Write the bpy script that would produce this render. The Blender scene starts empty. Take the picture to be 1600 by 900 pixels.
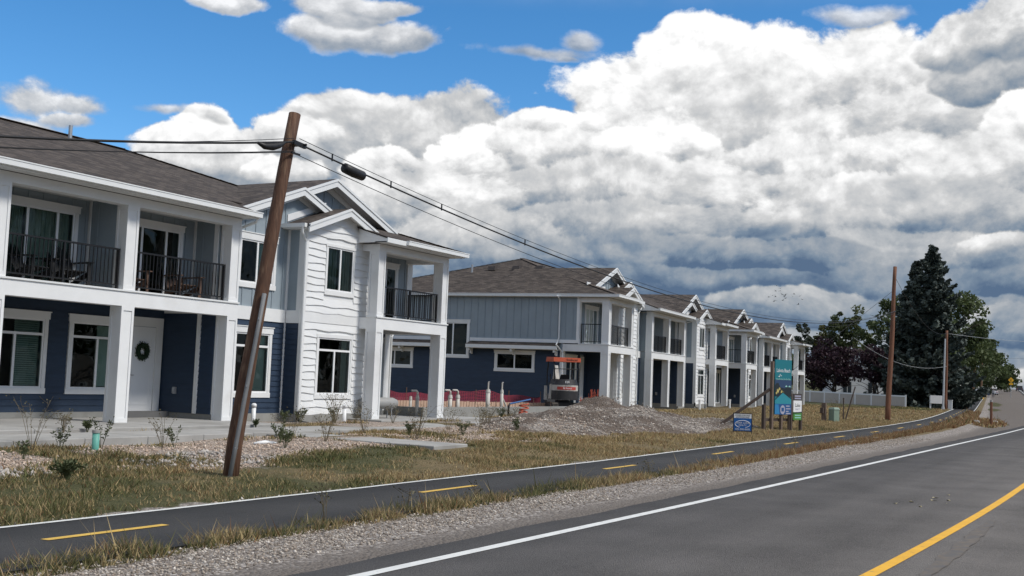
import bpy, math, random
import numpy as np
from mathutils import Vector, Matrix

R = random.Random(7)
NR = np.random.RandomState(11)
SC = bpy.context.scene
COL = SC.collection

# ------------------------------------------------------------------ camera, world, sun, exposure
# world axes: X along the road, Y across it (left), Z up; metres
cam_d = bpy.data.cameras.new('camera')
cam = bpy.data.objects.new('camera', cam_d)
COL.objects.link(cam)
cam_d.sensor_width = 36.0
cam_d.lens = 36.0 * 1787.243 / 1600.0
cam_d.clip_start = 0.1
cam_d.clip_end = 9000.0
_yaw, _pit, _rol = 1.0677, 0.079, 0.0392
_du = Vector((math.cos(_yaw), math.sin(_yaw), 0)); _dv = Vector((-math.sin(_yaw), math.cos(_yaw), 0))
_f = Vector((0, math.cos(_pit), math.sin(_pit))); _u = Vector((0, -math.sin(_pit), math.cos(_pit))); _r = Vector((1, 0, 0))
_rr = _r * math.cos(_rol) + _u * math.sin(_rol); _uu = -_r * math.sin(_rol) + _u * math.cos(_rol)
def _w(v): return Vector((v.dot(_du), v.dot(_dv), v.z))
_R, _U, _F = _w(_rr), _w(_uu), _w(_f)
cam.matrix_world = Matrix(((_R.x, _U.x, -_F.x, 0), (_R.y, _U.y, -_F.y, 0), (_R.z, _U.z, -_F.z, 1.72), (0, 0, 0, 1)))
SC.camera = cam

SUN_EL, SUN_AZ = math.radians(48), math.radians(-82)      # azimuth measured from +X towards +Y: behind the camera
SUN_STRENGTH = 2.3
sun_d = bpy.data.lights.new('sun', 'SUN'); sun_d.energy = SUN_STRENGTH; sun_d.angle = math.radians(11)
sun_d.color = (1.0, 0.95, 0.88)
sun = bpy.data.objects.new('sun', sun_d); COL.objects.link(sun)
_sd = Vector((math.cos(SUN_EL) * math.cos(SUN_AZ), math.cos(SUN_EL) * math.sin(SUN_AZ), math.sin(SUN_EL)))
sun.rotation_euler = _sd.to_track_quat('Z', 'Y').to_euler()

SC.view_settings.view_transform = 'Standard'
SC.view_settings.look = 'None'
SC.view_settings.exposure = 0.42
SC.view_settings.gamma = 1.0
SC.view_settings.use_curve_mapping = False

# cumulus sky, back to front: (azimuth, elevation, two radii in degrees, tone of the sunlit top, tone of the base)
PUFFS = [(8.96, 15.46, 3.69, 2.31, 0.98, 0.80), (5.63, 14.21, 3.53, 2.12, 1.00, 0.80), (12.43, 15.18, 3.85, 2.12, 1.00, 0.82), (17.31, 15.34, 3.53, 2.12, 0.97, 0.78), (19.67, 14.29, 2.88, 1.92, 0.95, 0.75), (14.92, 14.01, 6.09, 2.56, 0.92, 0.70), (9.67, 12.69, 7.69, 2.40, 0.90, 0.62), (10.95, 11.91, 8.01, 2.24, 0.80, 0.56), (18.24, 12.12, 6.09, 2.56, 0.84, 0.60), (6.16, 12.50, 2.88, 1.44, 0.95, 0.70), (22.78, 14.76, 2.72, 1.28, 0.70, 0.50), (21.37, 16.23, 2.24, 1.28, 0.84, 0.66), (23.88, 16.76, 2.56, 1.60, 0.80, 0.60), (24.03, 12.33, 1.44, 1.44, 1.00, 0.80), (-8.08, 12.54, 3.53, 1.35, 0.82, 0.60), (-3.90, 12.63, 3.85, 1.67, 0.80, 0.62), (-5.45, 11.13, 6.41, 1.92, 0.68, 0.46), (1.95, 12.63, 3.37, 0.83, 1.00, 0.86), (7.16, 11.42, 3.53, 1.60, 0.95, 0.60), (-0.92, 11.35, 2.88, 1.35, 0.92, 0.60), (-2.34, 10.44, 1.99, 1.67, 1.03, 0.72), (2.99, 10.95, 3.53, 1.44, 0.85, 0.45), (-15.51, 11.38, 1.54, 1.15, 1.02, 0.80), (-16.81, 10.49, 2.18, 1.15, 0.95, 0.72), (-13.31, 10.49, 2.31, 1.35, 0.92, 0.70), (-11.36, 11.67, 1.92, 1.03, 0.90, 0.72), (-15.10, 9.73, 3.53, 0.83, 0.82, 0.62), (-11.73, 9.87, 1.92, 0.83, 0.95, 0.60), (-7.00, 10.10, 1.92, 0.96, 0.95, 0.70), (13.45, 10.89, 4.17, 1.60, 0.86, 0.46), (18.55, 10.61, 4.49, 1.76, 0.84, 0.46), (22.53, 10.21, 3.53, 1.92, 0.85, 0.60), (9.42, 10.19, 3.21, 1.28, 0.90, 0.50), (5.61, 9.66, 4.17, 1.44, 0.80, 0.34), (11.01, 9.27, 4.49, 1.35, 0.76, 0.30), (16.21, 8.91, 4.17, 1.35, 0.80, 0.32), (20.87, 8.47, 4.49, 1.60, 0.66, 0.36), (0.79, 8.97, 3.85, 1.35, 0.72, 0.34), (-4.03, 8.45, 4.17, 1.92, 0.85, 0.50), (-6.91, 8.20, 3.21, 1.92, 0.85, 0.50), (14.12, 7.67, 4.49, 1.03, 0.70, 0.28), (7.90, 7.90, 4.81, 1.09, 0.68, 0.30), (2.47, 7.44, 4.81, 1.09, 0.62, 0.28), (20.03, 6.77, 4.81, 1.09, 0.62, 0.28), (-2.03, 6.94, 3.85, 1.47, 0.72, 0.36), (23.10, 7.11, 1.92, 0.64, 0.80, 0.50), (9.52, 6.35, 8.33, 0.90, 0.42, 0.12), (3.16, 6.02, 4.81, 0.80, 0.42, 0.15), (15.66, 6.14, 6.41, 0.90, 0.42, 0.12), (20.05, 5.26, 5.13, 1.09, 0.30, 0.12), (6.39, 5.16, 3.85, 0.80, 0.30, 0.10), (11.42, 5.07, 4.81, 0.64, 0.28, 0.12), (13.89, 4.00, 4.81, 0.83, 0.52, 0.28), (21.47, 4.08, 3.85, 0.80, 0.32, 0.18), (23.93, 3.23, 2.24, 1.09, 0.42, 0.26), (23.81, 0.59, 2.88, 0.77, 0.80, 0.55), (15.72, 2.19, 5.13, 0.77, 0.50, 0.35), (8.97, 3.24, 3.85, 0.77, 0.30, 0.20)]
FREE = [(-7.34, 16.75, 3.37, 0.77, 0.80, 0.56), (-5.71, 16.56, 1.60, 0.58, 0.72, 0.54), (-9.26, 16.60, 1.76, 0.64, 0.86, 0.66), (-8.84, 17.78, 2.72, 0.58, 0.90, 0.74), (-6.76, 18.00, 1.60, 0.38, 0.85, 0.70), (-14.97, 17.48, 1.99, 0.38, 0.90, 0.76), (-23.66, 12.05, 2.31, 0.96, 0.95, 0.78), (-21.85, 12.04, 1.44, 0.64, 0.92, 0.78), (-24.13, 10.94, 2.12, 0.71, 0.88, 0.72), (-22.22, 11.35, 1.60, 0.45, 0.85, 0.72)]
WISPS = [(0.34, 16.27, 3.37, 0.35, 0.62, 0.52), (2.93, 16.84, 0.90, 0.45, 0.60, 0.50), (16.37, 17.91, 2.31, 0.45, 0.80, 0.70), (-11.13, 13.21, 0.48, 0.29, 0.95, 0.85), (-17.43, 12.31, 1.67, 0.26, 0.80, 0.70), (-15.25, 12.10, 0.83, 0.26, 0.80, 0.70), (2.31, 16.06, 0.64, 0.19, 0.60, 0.50)]

def build_world():
    w = bpy.data.worlds.new('World'); SC.world = w; w.use_nodes = True
    w.cycles.sampling_method = 'MANUAL'; w.cycles.sample_map_resolution = 256
    nt = w.node_tree; N, L = nt.nodes, nt.links
    N.clear()
    def val(x):
        return x
    def M(op, a, b=None, c=None, clamp=False):
        n = N.new('ShaderNodeMath'); n.operation = op; n.use_clamp = clamp
        for i, x in enumerate((a, b, c)):
            if x is None: continue
            if isinstance(x, (int, float)): n.inputs[i].default_value = x
            else: L.new(x, n.inputs[i])
        return n.outputs[0]
    def VM(op, a, b=None, out=0):
        n = N.new('ShaderNodeVectorMath'); n.operation = op
        for i, x in enumerate((a, b)):
            if x is None: continue
            if isinstance(x, (tuple, list, Vector)): n.inputs[i].default_value = tuple(x)
            else: L.new(x, n.inputs[i])
        return n.outputs[out]
    def mapr(v, a, b, c=0.0, d=1.0, kind='SMOOTHSTEP'):
        n = N.new('ShaderNodeMapRange'); n.interpolation_type = kind
        L.new(v, n.inputs[0])
        for i, x in zip((1, 2, 3, 4), (a, b, c, d)): n.inputs[i].default_value = x
        return n.outputs[0]
    tc = N.new('ShaderNodeTexCoord'); D = VM('NORMALIZE', tc.outputs['Generated'])
    fx, fy = 0.876, 0.482
    fwd = VM('DOT_PRODUCT', D, (fx, fy, 0), 1); rgt = VM('DOT_PRODUCT', D, (fy, -fx, 0), 1)
    sep = N.new('ShaderNodeSeparateXYZ'); L.new(D, sep.inputs[0])
    az = M('MULTIPLY', M('ARCTAN2', rgt, fwd), 57.29578)
    el = M('MULTIPLY', M('ARCSINE', sep.outputs[2]), 57.29578)
    # domain warp so that no blob keeps a smooth outline
    wn = N.new('ShaderNodeTexNoise'); wn.inputs['Scale'].default_value = 9.0; wn.inputs['Detail'].default_value = 6.0
    L.new(D, wn.inputs['Vector'])
    wv = VM('SUBTRACT', wn.outputs['Color'], (.5, .5, .5))
    wsep = N.new('ShaderNodeSeparateXYZ'); L.new(wv, wsep.inputs[0])
    cmb = N.new('ShaderNodeCombineXYZ')
    L.new(M('ADD', az, M('MULTIPLY', wsep.outputs[0], 3.2)), cmb.inputs[0])
    L.new(M('ADD', el, M('MULTIPLY', wsep.outputs[1], 2.1)), cmb.inputs[1])
    PV = cmb.outputs[0]
    def relief(off):
        p = VM('ADD', VM('MULTIPLY', D, (1, 1, 1.35)), off)
        n = N.new('ShaderNodeTexNoise'); n.inputs['Scale'].default_value = 9.0; n.inputs['Detail'].default_value = 10.0
        n.inputs['Roughness'].default_value = 0.66; n.inputs['Distortion'].default_value = 0.2
        L.new(p, n.inputs['Vector'])
        v = N.new('ShaderNodeTexVoronoi'); v.feature = 'F1'; v.inputs['Scale'].default_value = 19.0
        v.inputs['Detail'].default_value = 3.0; v.inputs['Roughness'].default_value = 0.55; v.normalize = True
        L.new(VM('ADD', p, VM('MULTIPLY', wv, (.06, .06, .06))), v.inputs['Vector'])
        return M('ADD', M('MULTIPLY', M('SUBTRACT', n.outputs[0], .5), 1.5), M('MULTIPLY', M('SUBTRACT', .40, v.outputs['Distance']), 1.15))
    r0 = relief((0, 0, 0)); r1 = relief((fy * .005, -fx * .005, .015))
    lit = M('MULTIPLY', M('SUBTRACT', r0, r1), 0.72)
    # the closed deck low over the horizon, and the broken field beyond the frame
    fn = N.new('ShaderNodeTexNoise'); fn.inputs['Scale'].default_value = 2.4; fn.inputs['Detail'].default_value = 4.0
    L.new(VM('ADD', VM('MULTIPLY', D, (1, 1, 2.2)), (3.1, 1.7, .4)), fn.inputs['Vector'])
    out = mapr(M('MAXIMUM', M('SUBTRACT', M('ABSOLUTE', az), 25.5), M('SUBTRACT', el, 18.0)), 0.0, 6.0)
    deck = M('MAXIMUM', mapr(el, 8.6, 6.6), M('MULTIPLY', out, mapr(M('ADD', fn.outputs[0], M('MULTIPLY', r0, .12)), 0.44, 0.54)))
    alpha = deck
    band = mapr(el, 9.0, 5.0, .55, .22)
    band = M('ADD', band, mapr(el, 4.0, 0.5, 0.0, .30))
    tone = M('ADD', M('ADD', band, M('MULTIPLY', mapr(el, 10.0, 16.0), .25)), M('MULTIPLY', r0, .22))
    def put(c, lo, hi, edge, amount=1.0):
        nonlocal alpha, tone
        m = N.new('ShaderNodeMapping'); m.vector_type = 'TEXTURE'
        m.inputs['Location'].default_value = (c[0], c[1], 0); m.inputs['Scale'].default_value = (c[2], c[3], 1)
        L.new(PV, m.inputs['Vector'])
        d = M('SUBTRACT', VM('LENGTH', m.outputs[0], None, 1), edge)
        k = mapr(d, hi, lo, 0.0, amount)
        y = VM('DOT_PRODUCT', m.outputs[0], (-.18, 1, 0), 1)
        sh = mapr(M('ADD', y, bump), -.85, .65, c[5] - .20, c[4] + .03)
        mm = N.new('ShaderNodeMix'); mm.data_type = 'FLOAT'; L.new(k, mm.inputs[0]); L.new(tone, mm.inputs[2]); L.new(sh, mm.inputs[3]); tone = mm.outputs[0]
        alpha = M('MAXIMUM', alpha, k)
    bump = M('MULTIPLY', r0, 0.95)
    edge = M('MULTIPLY', r0, .85)
    for c in PUFFS: put(c, .84, 1.04, edge)
    edge1 = M('ADD', M('MULTIPLY', r0, 1.35), M('MULTIPLY', wsep.outputs[2], 1.4))
    for c in FREE: put(c, .55, 1.06, edge1, .93)
    edge2 = M('MULTIPLY', r0, 1.7)
    for c in WISPS: put(c, .1, 1.05, edge2, .8)
    mask = alpha
    tone = M('ADD', tone, lit)
    ramp = N.new('ShaderNodeValToRGB'); L.new(tone, ramp.inputs[0])
    e = ramp.color_ramp.elements
    e[0].position = 0.0; e[0].color = (0.075, 0.12, 0.195, 1)
    e[1].position = 1.0; e[1].color = (0.76, 0.76, 0.76, 1)
    for p, c in ((0.25, (0.15, 0.20, 0.265, 1)), (0.5, (0.29, 0.315, 0.345, 1)), (0.75, (0.475, 0.48, 0.485, 1))):
        x = e.new(p); x.color = c
    sky = N.new('ShaderNodeTexSky'); sky.sky_type = 'NISHITA'; sky.sun_disc = False
    sky.sun_elevation = SUN_EL; sky.sun_rotation = math.radians(90) - SUN_AZ
    sky.altitude = 1800; sky.air_density = 1.0; sky.dust_density = 0.4; sky.ozone_density = 3.0
    hs = N.new('ShaderNodeHueSaturation'); hs.inputs['Saturation'].default_value = 1.28; hs.inputs['Hue'].default_value = 0.497
    L.new(sky.outputs[0], hs.inputs['Color'])
    sk = VM('SCALE', hs.outputs[0]); sk.node.inputs['Scale'].default_value = 0.120
    mx = N.new('ShaderNodeMix'); mx.data_type = 'RGBA'
    L.new(mask, mx.inputs[0]); L.new(sk, mx.inputs[6]); L.new(ramp.outputs[0], mx.inputs[7])
    bg = N.new('ShaderNodeBackground'); bg.inputs['Strength'].default_value = 1.0
    L.new(mx.outputs[2], bg.inputs['Color'])
    o = N.new('ShaderNodeOutputWorld'); L.new(bg.outputs[0], o.inputs['Surface'])
build_world()

# ------------------------------------------------------------------ helpers
def P3(*a): return tuple(a)

class MB:
    """collects shapes; build() links them as ONE mesh object"""
    def __init__(self): self.v = []; self.f = []; self.uv = []; self.m = []
    def add(self, vs, fs, mi=0, uvs=None):
        o = len(self.v); self.v.extend(vs)
        for i, f in enumerate(fs):
            self.f.append(tuple(o + k for k in f)); self.m.append(mi)
            self.uv.append(uvs[i] if uvs else None)
    def poly(self, vs, mi=0, uv=None): self.add(list(vs), [tuple(range(len(vs)))], mi, [uv] if uv else None)
    def box(self, x0, x1, y0, y1, z0, z1, mi=0):
        self.hexa([(x0, y0, z0), (x1, y0, z0), (x1, y1, z0), (x0, y1, z0), (x0, y0, z1), (x1, y0, z1), (x1, y1, z1), (x0, y1, z1)], mi)
    def hexa(self, v, mi=0):
        self.add(v, [(3, 2, 1, 0), (4, 5, 6, 7), (0, 1, 5, 4), (1, 2, 6, 5), (2, 3, 7, 6), (3, 0, 4, 7)], mi)
    def bar(self, p, q, w, h=None, mi=0, up=(0, 0, 1)):
        h = h or w; p = Vector(p); q = Vector(q); d = (q - p).normalized(); u = Vector(up)
        if abs(d.dot(u)) > .97: u = Vector((0, 1, 0))
        a = d.cross(u).normalized() * (w / 2); b = a.cross(d).normalized() * (h / 2)
        self.hexa([tuple(x) for x in (p - a - b, p + a - b, p + a + b, p - a + b, q - a - b, q + a - b, q + a + b, q - a + b)], mi)
    def tube(self, pts, rad, n=8, cap=True, mi=0):
        pts = [Vector(p) for p in pts]
        if not isinstance(rad, (list, tuple)): rad = [rad] * len(pts)
        vs = []; ref = None
        for i, p in enumerate(pts):
            d = (pts[min(i + 1, len(pts) - 1)] - pts[max(i - 1, 0)]).normalized()
            if ref is None: ref = Vector((1, 0, 0)) if abs(d.x) < .8 else Vector((0, 1, 0))
            a = (ref - d * ref.dot(d)).normalized(); b = d.cross(a); ref = a
            for k in range(n):
                t = 2 * math.pi * k / n
                vs.append(tuple(p + (a * math.cos(t) + b * math.sin(t)) * rad[i]))
        fs = []
        for i in range(len(pts) - 1):
            for k in range(n):
                k2 = (k + 1) % n
                fs.append((i * n + k, i * n + k2, (i + 1) * n + k2, (i + 1) * n + k))
        if cap: fs += [tuple(range(n))[::-1], tuple((len(pts) - 1) * n + k for k in range(n))]
        self.add(vs, fs, mi)
    def prism(self, prof, y0, y1, mi=0, axis='y'):
        """profile in (x, z) pushed from y0 to y1"""
        n = len(prof)
        if axis == 'y': vs = [(x, y0, z) for x, z in prof] + [(x, y1, z) for x, z in prof]
        else: vs = [(y0, x, z) for x, z in prof] + [(y1, x, z) for x, z in prof]
        fs = [tuple(range(n))[::-1], tuple(range(n, 2 * n))] + [(i, (i + 1) % n, n + (i + 1) % n, n + i) for i in range(n)]
        self.add(vs, fs, mi)
    def build(self, name, mats, parent=None, smooth=False):
        if not self.v: return None
        me = bpy.data.meshes.new(name); me.from_pydata([tuple(x) for x in self.v], [], self.f)
        for m in (mats if isinstance(mats, (list, tuple)) else [mats]): me.materials.append(m)
        if any(self.m): me.polygons.foreach_set('material_index', self.m)
        if any(u is not None for u in self.uv):
            l = me.uv_layers.new(name='uv'); data = []
            for f, u in zip(self.f, self.uv):
                data += [c for p in (u or [(0, 0)] * len(f)) for c in p]
            l.data.foreach_set('uv', data)
        if smooth: me.polygons.foreach_set('use_smooth', [True] * len(self.f))
        me.update()
        o = bpy.data.objects.new(name, me); COL.objects.link(o)
        if parent: o.parent = parent
        return o

def split(b, name, mats, parent):
    """every box or slab of the collector becomes a part of its own"""
    n = len(b.v); par = list(range(n))
    def find(i):
        while par[i] != i: par[i] = par[par[i]]; i = par[i]
        return i
    for f in b.f:
        for k in f[1:]: par[find(k)] = find(f[0])
    groups = {}
    for f in b.f: groups.setdefault(find(f[0]), []).append(f)
    for fs in groups.values():
        ids = sorted({k for f in fs for k in f}); mp = {k: i for i, k in enumerate(ids)}; c = MB()
        c.add([b.v[k] for k in ids], [tuple(mp[k] for k in f) for f in fs]); o = c.build(name, mats, parent)
    return o

def tag(o, label=None, cat=None, group=None, kind=None):
    if label: o['label'] = label
    if cat: o['category'] = cat
    if group: o['group'] = group
    if kind: o['kind'] = kind
    return o
def thing(name, label, cat, loc=(0, 0, 0), rz=0.0, group=None):
    o = bpy.data.objects.new(name, None); COL.objects.link(o); o.empty_display_size = .2
    o.location = loc; o.rotation_euler = (0, 0, rz)
    return tag(o, label, cat, group)
def kids(o): return [c for c in bpy.data.objects if c.parent == o]
def copy_tree(o, loc=None, rz=None, label=None, parent=None, _map=None):
    if _map is None:
        _map = {}
        for c in bpy.data.objects:
            if c.parent: _map.setdefault(c.parent.name, []).append(c)
    c = o.copy(); COL.objects.link(c)
    if parent: c.parent = parent
    if loc is not None: c.location = loc
    if rz is not None: c.rotation_euler = (0, 0, rz)
    if label: c['label'] = label
    for ch in _map.get(o.name, []): copy_tree(ch, None, None, None, c, _map)
    return c
def np_mesh(name, verts, faces, mats, parent=None, smooth=False, col=None, colname='tint'):
    """large meshes from numpy: faces is (n, k)"""
    me = bpy.data.meshes.new(name); k = faces.shape[1]; n = len(faces)
    me.vertices.add(len(verts)); me.vertices.foreach_set('co', verts.astype(np.float32).ravel())
    me.loops.add(n * k); me.loops.foreach_set('vertex_index', faces.astype(np.int32).ravel())
    me.polygons.add(n); me.polygons.foreach_set('loop_start', np.arange(0, n * k, k, dtype=np.int32))
    try: me.polygons.foreach_set('loop_total', np.full(n, k, dtype=np.int32))
    except Exception: pass
    if smooth: me.polygons.foreach_set('use_smooth', np.ones(n, dtype=bool))
    if col is not None:
        a = me.color_attributes.new(colname, 'FLOAT_COLOR', 'POINT')
        c = np.ones((len(verts), 4), np.float32); c[:, :3] = col; a.data.foreach_set('color', c.ravel())
    for m in (mats if isinstance(mats, (list, tuple)) else [mats]): me.materials.append(m)
    me.update(calc_edges=True); me.validate()
    o = bpy.data.objects.new(name, me); COL.objects.link(o)
    if parent: o.parent = parent
    return o

# ------------------------------------------------------------------ materials
def mat(name, color, rough=0.6, var=0.0, scale=3.0, bump=0.0, bscale=40.0, spec=0.4, metal=0.0, attr=None, stretch=(1, 1, 1), dirt=None):
    m = bpy.data.materials.new(name); m.use_nodes = True; nt = m.node_tree; N, L = nt.nodes, nt.links
    b = N['Principled BSDF']; b.inputs['Roughness'].default_value = rough
    b.inputs['Specular IOR Level'].default_value = spec; b.inputs['Metallic'].default_value = metal
    b.inputs['Base Color'].default_value = (*color, 1)
    tc = N.new('ShaderNodeTexCoord'); mp = N.new('ShaderNodeMapping'); mp.inputs['Scale'].default_value = stretch
    L.new(tc.outputs['Object'], mp.inputs['Vector'])
    src = None
    if attr:
        a = N.new('ShaderNodeVertexColor'); a.layer_name = attr; src = a.outputs['Color']
    if var:
        n = N.new('ShaderNodeTexNoise'); n.inputs['Scale'].default_value = scale; n.inputs['Detail'].default_value = 5; n.inputs['Roughness'].default_value = .65
        L.new(mp.outputs[0], n.inputs['Vector'])
        mr = N.new('ShaderNodeMapRange'); mr.inputs[1].default_value = .3; mr.inputs[2].default_value = .7
        mr.inputs[3].default_value = 1 - var; mr.inputs[4].default_value = 1 + var
        L.new(n.outputs[0], mr.inputs[0])
        mu = N.new('ShaderNodeVectorMath'); mu.operation = 'SCALE'; mu.inputs[0].default_value = color
        if src: L.new(src, mu.inputs[0])
        L.new(mr.outputs[0], mu.inputs['Scale']); src = mu.outputs[0]
    if dirt:
        n2 = N.new('ShaderNodeTexNoise'); n2.inputs['Scale'].default_value = dirt[1]; n2.inputs['Detail'].default_value = 8
        L.new(mp.outputs[0], n2.inputs['Vector'])
        mr2 = N.new('ShaderNodeMapRange'); mr2.inputs[1].default_value = dirt[2]; mr2.inputs[2].default_value = dirt[3]
        L.new(n2.outputs[0], mr2.inputs[0])
        mx = N.new('ShaderNodeMix'); mx.data_type = 'RGBA'; L.new(mr2.outputs[0], mx.inputs[0])
        if src: L.new(src, mx.inputs[6])
        else: mx.inputs[6].default_value = (*color, 1)
        mx.inputs[7].default_value = (*dirt[0], 1); src = mx.outputs[2]
    if src: L.new(src, b.inputs['Base Color'])
    if bump:
        n3 = N.new('ShaderNodeTexNoise'); n3.inputs['Scale'].default_value = bscale; n3.inputs['Detail'].default_value = 4
        L.new(mp.outputs[0], n3.inputs['Vector'])
        bp = N.new('ShaderNodeBump'); bp.inputs['Strength'].default_value = 1.0; bp.inputs['Distance'].default_value = bump
        L.new(n3.outputs[0], bp.inputs['Height']); L.new(bp.outputs[0], b.inputs['Normal'])
    return m

def mat_shingle():
    m = bpy.data.materials.new('shingles'); m.use_nodes = True; nt = m.node_tree; N, L = nt.nodes, nt.links
    b = N['Principled BSDF']; b.inputs['Roughness'].default_value = .9; b.inputs['Specular IOR Level'].default_value = .2
    uv = N.new('ShaderNodeUVMap'); uv.uv_map = 'uv'
    br = N.new('ShaderNodeTexBrick'); br.inputs['Scale'].default_value = 1.0
    br.inputs['Brick Width'].default_value = .30; br.inputs['Row Height'].default_value = .15
    br.inputs['Mortar Size'].default_value = .012; br.offset = .37
    br.inputs['Color1'].default_value = (.0, .0, .0, 1); br.inputs['Color2'].default_value = (1, 1, 1, 1); br.inputs['Mortar'].default_value = (.1, .1, .1, 1)
    L.new(uv.outputs[0], br.inputs['Vector'])
    ra = N.new('ShaderNodeValToRGB'); e = ra.color_ramp.elements
    e[0].color = (.044, .037, .033, 1); e[1].color = (.115, .096, .082, 1); x = e.new(.5); x.color = (.074, .061, .053, 1)
    L.new(br.outputs['Color'], ra.inputs[0])
    n = N.new('ShaderNodeTexNoise'); n.inputs['Scale'].default_value = 1.3; n.inputs['Detail'].default_value = 9; n.inputs['Roughness'].default_value = .7
    L.new(uv.outputs[0], n.inputs['Vector'])
    mr = N.new('ShaderNodeMapRange'); mr.inputs[1].default_value = .3; mr.inputs[2].default_value = .7; mr.inputs[3].default_value = .84; mr.inputs[4].default_value = 1.16
    L.new(n.outputs[0], mr.inputs[0])
    sc = N.new('ShaderNodeVectorMath'); sc.operation = 'SCALE'; L.new(ra.outputs[0], sc.inputs[0]); L.new(mr.outputs[0], sc.inputs['Scale'])
    L.new(sc.outputs[0], b.inputs['Base Color'])
    # course steps: saw-tooth height up the slope
    se = N.new('ShaderNodeSeparateXYZ'); L.new(uv.outputs[0], se.inputs[0])
    fr = N.new('ShaderNodeMath'); fr.operation = 'MODULO'; L.new(se.outputs[1], fr.inputs[0]); fr.inputs[1].default_value = .15
    iv = N.new('ShaderNodeMath'); iv.operation = 'MULTIPLY_ADD'; iv.inputs[1].default_value = -6.0; L.new(fr.outputs[0], iv.inputs[0])
    L.new(br.outputs['Fac'], iv.inputs[2])
    ad = N.new('ShaderNodeMath'); ad.operation = 'MULTIPLY_ADD'; ad.inputs[1].default_value = .8; L.new(br.outputs['Color'], ad.inputs[0]); L.new(iv.outputs[0], ad.inputs[2])
    bp = N.new('ShaderNodeBump'); bp.inputs['Distance'].default_value = .012; L.new(ad.outputs[0], bp.inputs['Height']); L.new(bp.outputs[0], b.inputs['Normal'])
    return m

def mat_glass():
    m = bpy.data.materials.new('window_glass'); m.use_nodes = True; nt = m.node_tree; N, L = nt.nodes, nt.links
    N.remove(N['Principled BSDF'])
    gl = N.new('ShaderNodeBsdfGlossy'); gl.inputs['Roughness'].default_value = .02; gl.inputs['Color'].default_value = (.85, .92, .9, 1)
    tr = N.new('ShaderNodeBsdfTransparent'); tr.inputs['Color'].default_value = (.62, .72, .68, 1)
    tc = N.new('ShaderNodeTexCoord'); n = N.new('ShaderNodeTexNoise'); n.inputs['Scale'].default_value = 1.4; n.inputs['Detail'].default_value = 1
    L.new(tc.outputs['Object'], n.inputs['Vector'])
    bp = N.new('ShaderNodeBump'); bp.inputs['Distance'].default_value = .02; L.new(n.outputs[0], bp.inputs['Height']); L.new(bp.outputs[0], gl.inputs['Normal'])
    fr = N.new('ShaderNodeFresnel'); fr.inputs['IOR'].default_value = 1.45
    mx = N.new('ShaderNodeMixShader'); L.new(fr.outputs[0], mx.inputs[0]); L.new(tr.outputs[0], mx.inputs[1]); L.new(gl.outputs[0], mx.inputs[2])
    L.new(mx.outputs[0], N['Material Output'].inputs['Surface'])
    return m

MT = {}
MT['white'] = mat('white_paint', (.74, .75, .745), .55, .05, 1.2, .0012, 70, dirt=((.58, .57, .54), .9, .62, .9))
MT['gutter'] = mat('gutter_paint', (.72, .735, .73), .35, .03, 2.0)
MT['navy'] = mat('navy_paint', (.023, .042, .076), .6, .14, 2.5, .0015, 60, stretch=(1, 1, 4))
MT['grey'] = mat('blue_grey_paint', (.265, .315, .350), .6, .07, 1.4, .0012, 50)
MT['shingle'] = mat_shingle()
MT['glass'] = mat_glass()
MT['vinyl'] = mat('white_vinyl', (.78, .79, .79), .35)
MT['room'] = mat('room_dark', (.035, .033, .032), .9)
MT['blind'] = mat('blind_slats', (.42, .49, .45), .6)
MT['curtain'] = mat('curtain_cloth', (.34, .37, .33), .9, .25, 9.0, stretch=(6, 6, .5))
MT['rail'] = mat('black_rail_paint', (.012, .012, .013), .4)
MT['concrete'] = mat('concrete', (.34, .335, .32), .9, .14, 1.5, .002, 45, dirt=((.20, .19, .175), .7, .55, .85))
MT['foundation'] = mat('foundation_concrete', (.27, .27, .255), .95, .12, 1.8, .003, 25, dirt=((.16, .15, .135), 1.6, .55, .8))
MT['step'] = mat('dark_step', (.13, .13, .13), .9, .1, 3)
MT['soffit'] = mat('soffit_paint', (.60, .61, .60), .7)
MT['metal'] = mat('galvanised_metal', (.40, .41, .42), .45, .12, 5, metal=.6)
MT['deck'] = mat('deck_boards', (.22, .20, .18), .8, .1, 3)
MT['chair'] = mat('chair_charcoal', (.02, .02, .021), .6)
MT['chair_brown'] = mat('chair_brown', (.14, .085, .06), .7, .15, 8)
MT['conduit'] = mat('conduit_grey', (.16, .165, .17), .55, .15, 4)
MT['wreath'] = mat('wreath_green', (.012, .028, .012), .9, .4, 30)
MT['black'] = mat('black_plastic', (.012, .012, .013), .5)

# ------------------------------------------------------------------ ground, road, path (structure)
def sp(x, k): return k * np.log1p(np.exp(np.clip(x / k, -40, 40)))
def curve_path(X): return .105 * sp(np.asarray(X, float) - 62, 9)
def curve_road(X): return .100 * sp(np.asarray(X, float) - 118, 9)
_ZX = np.array([-400, 10, 22, 35, 60, 100, 126, 160, 190, 235, 270, 300, 350, 400, 460, 560, 800, 2500, 9000])
_ZP = np.array([0, 0, .02, .10, .19, .28, .36, .62, .92, 1.25, 1.9, 2.7, 3.7, 4.6, 5.0, 5.0, 3.0, -4, -20])
_ZR = np.array([0, 0, 0, 0, .0, .10, .30, .62, .92, 1.25, 1.9, 2.7, 3.7, 4.6, 5.0, 5.0, 3.0, -4, -20])
def zp(X): return np.interp(X, _ZX, _ZP)
def zr(X): return np.interp(X, _ZX, _ZR)
_gn = [(R.uniform(.15, 1.6), R.uniform(.15, 1.6), R.uniform(0, 6.28), R.uniform(0, 6.28)) for _ in range(14)]
def wob(X, Y):
    z = 0
    for a, b, c, d in _gn: z = z + np.sin(X * a + c + .7 * np.sin(Y * b * .6)) * np.sin(Y * b + d) / (1 + 1.5 * (a + b))
    return z
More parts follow.
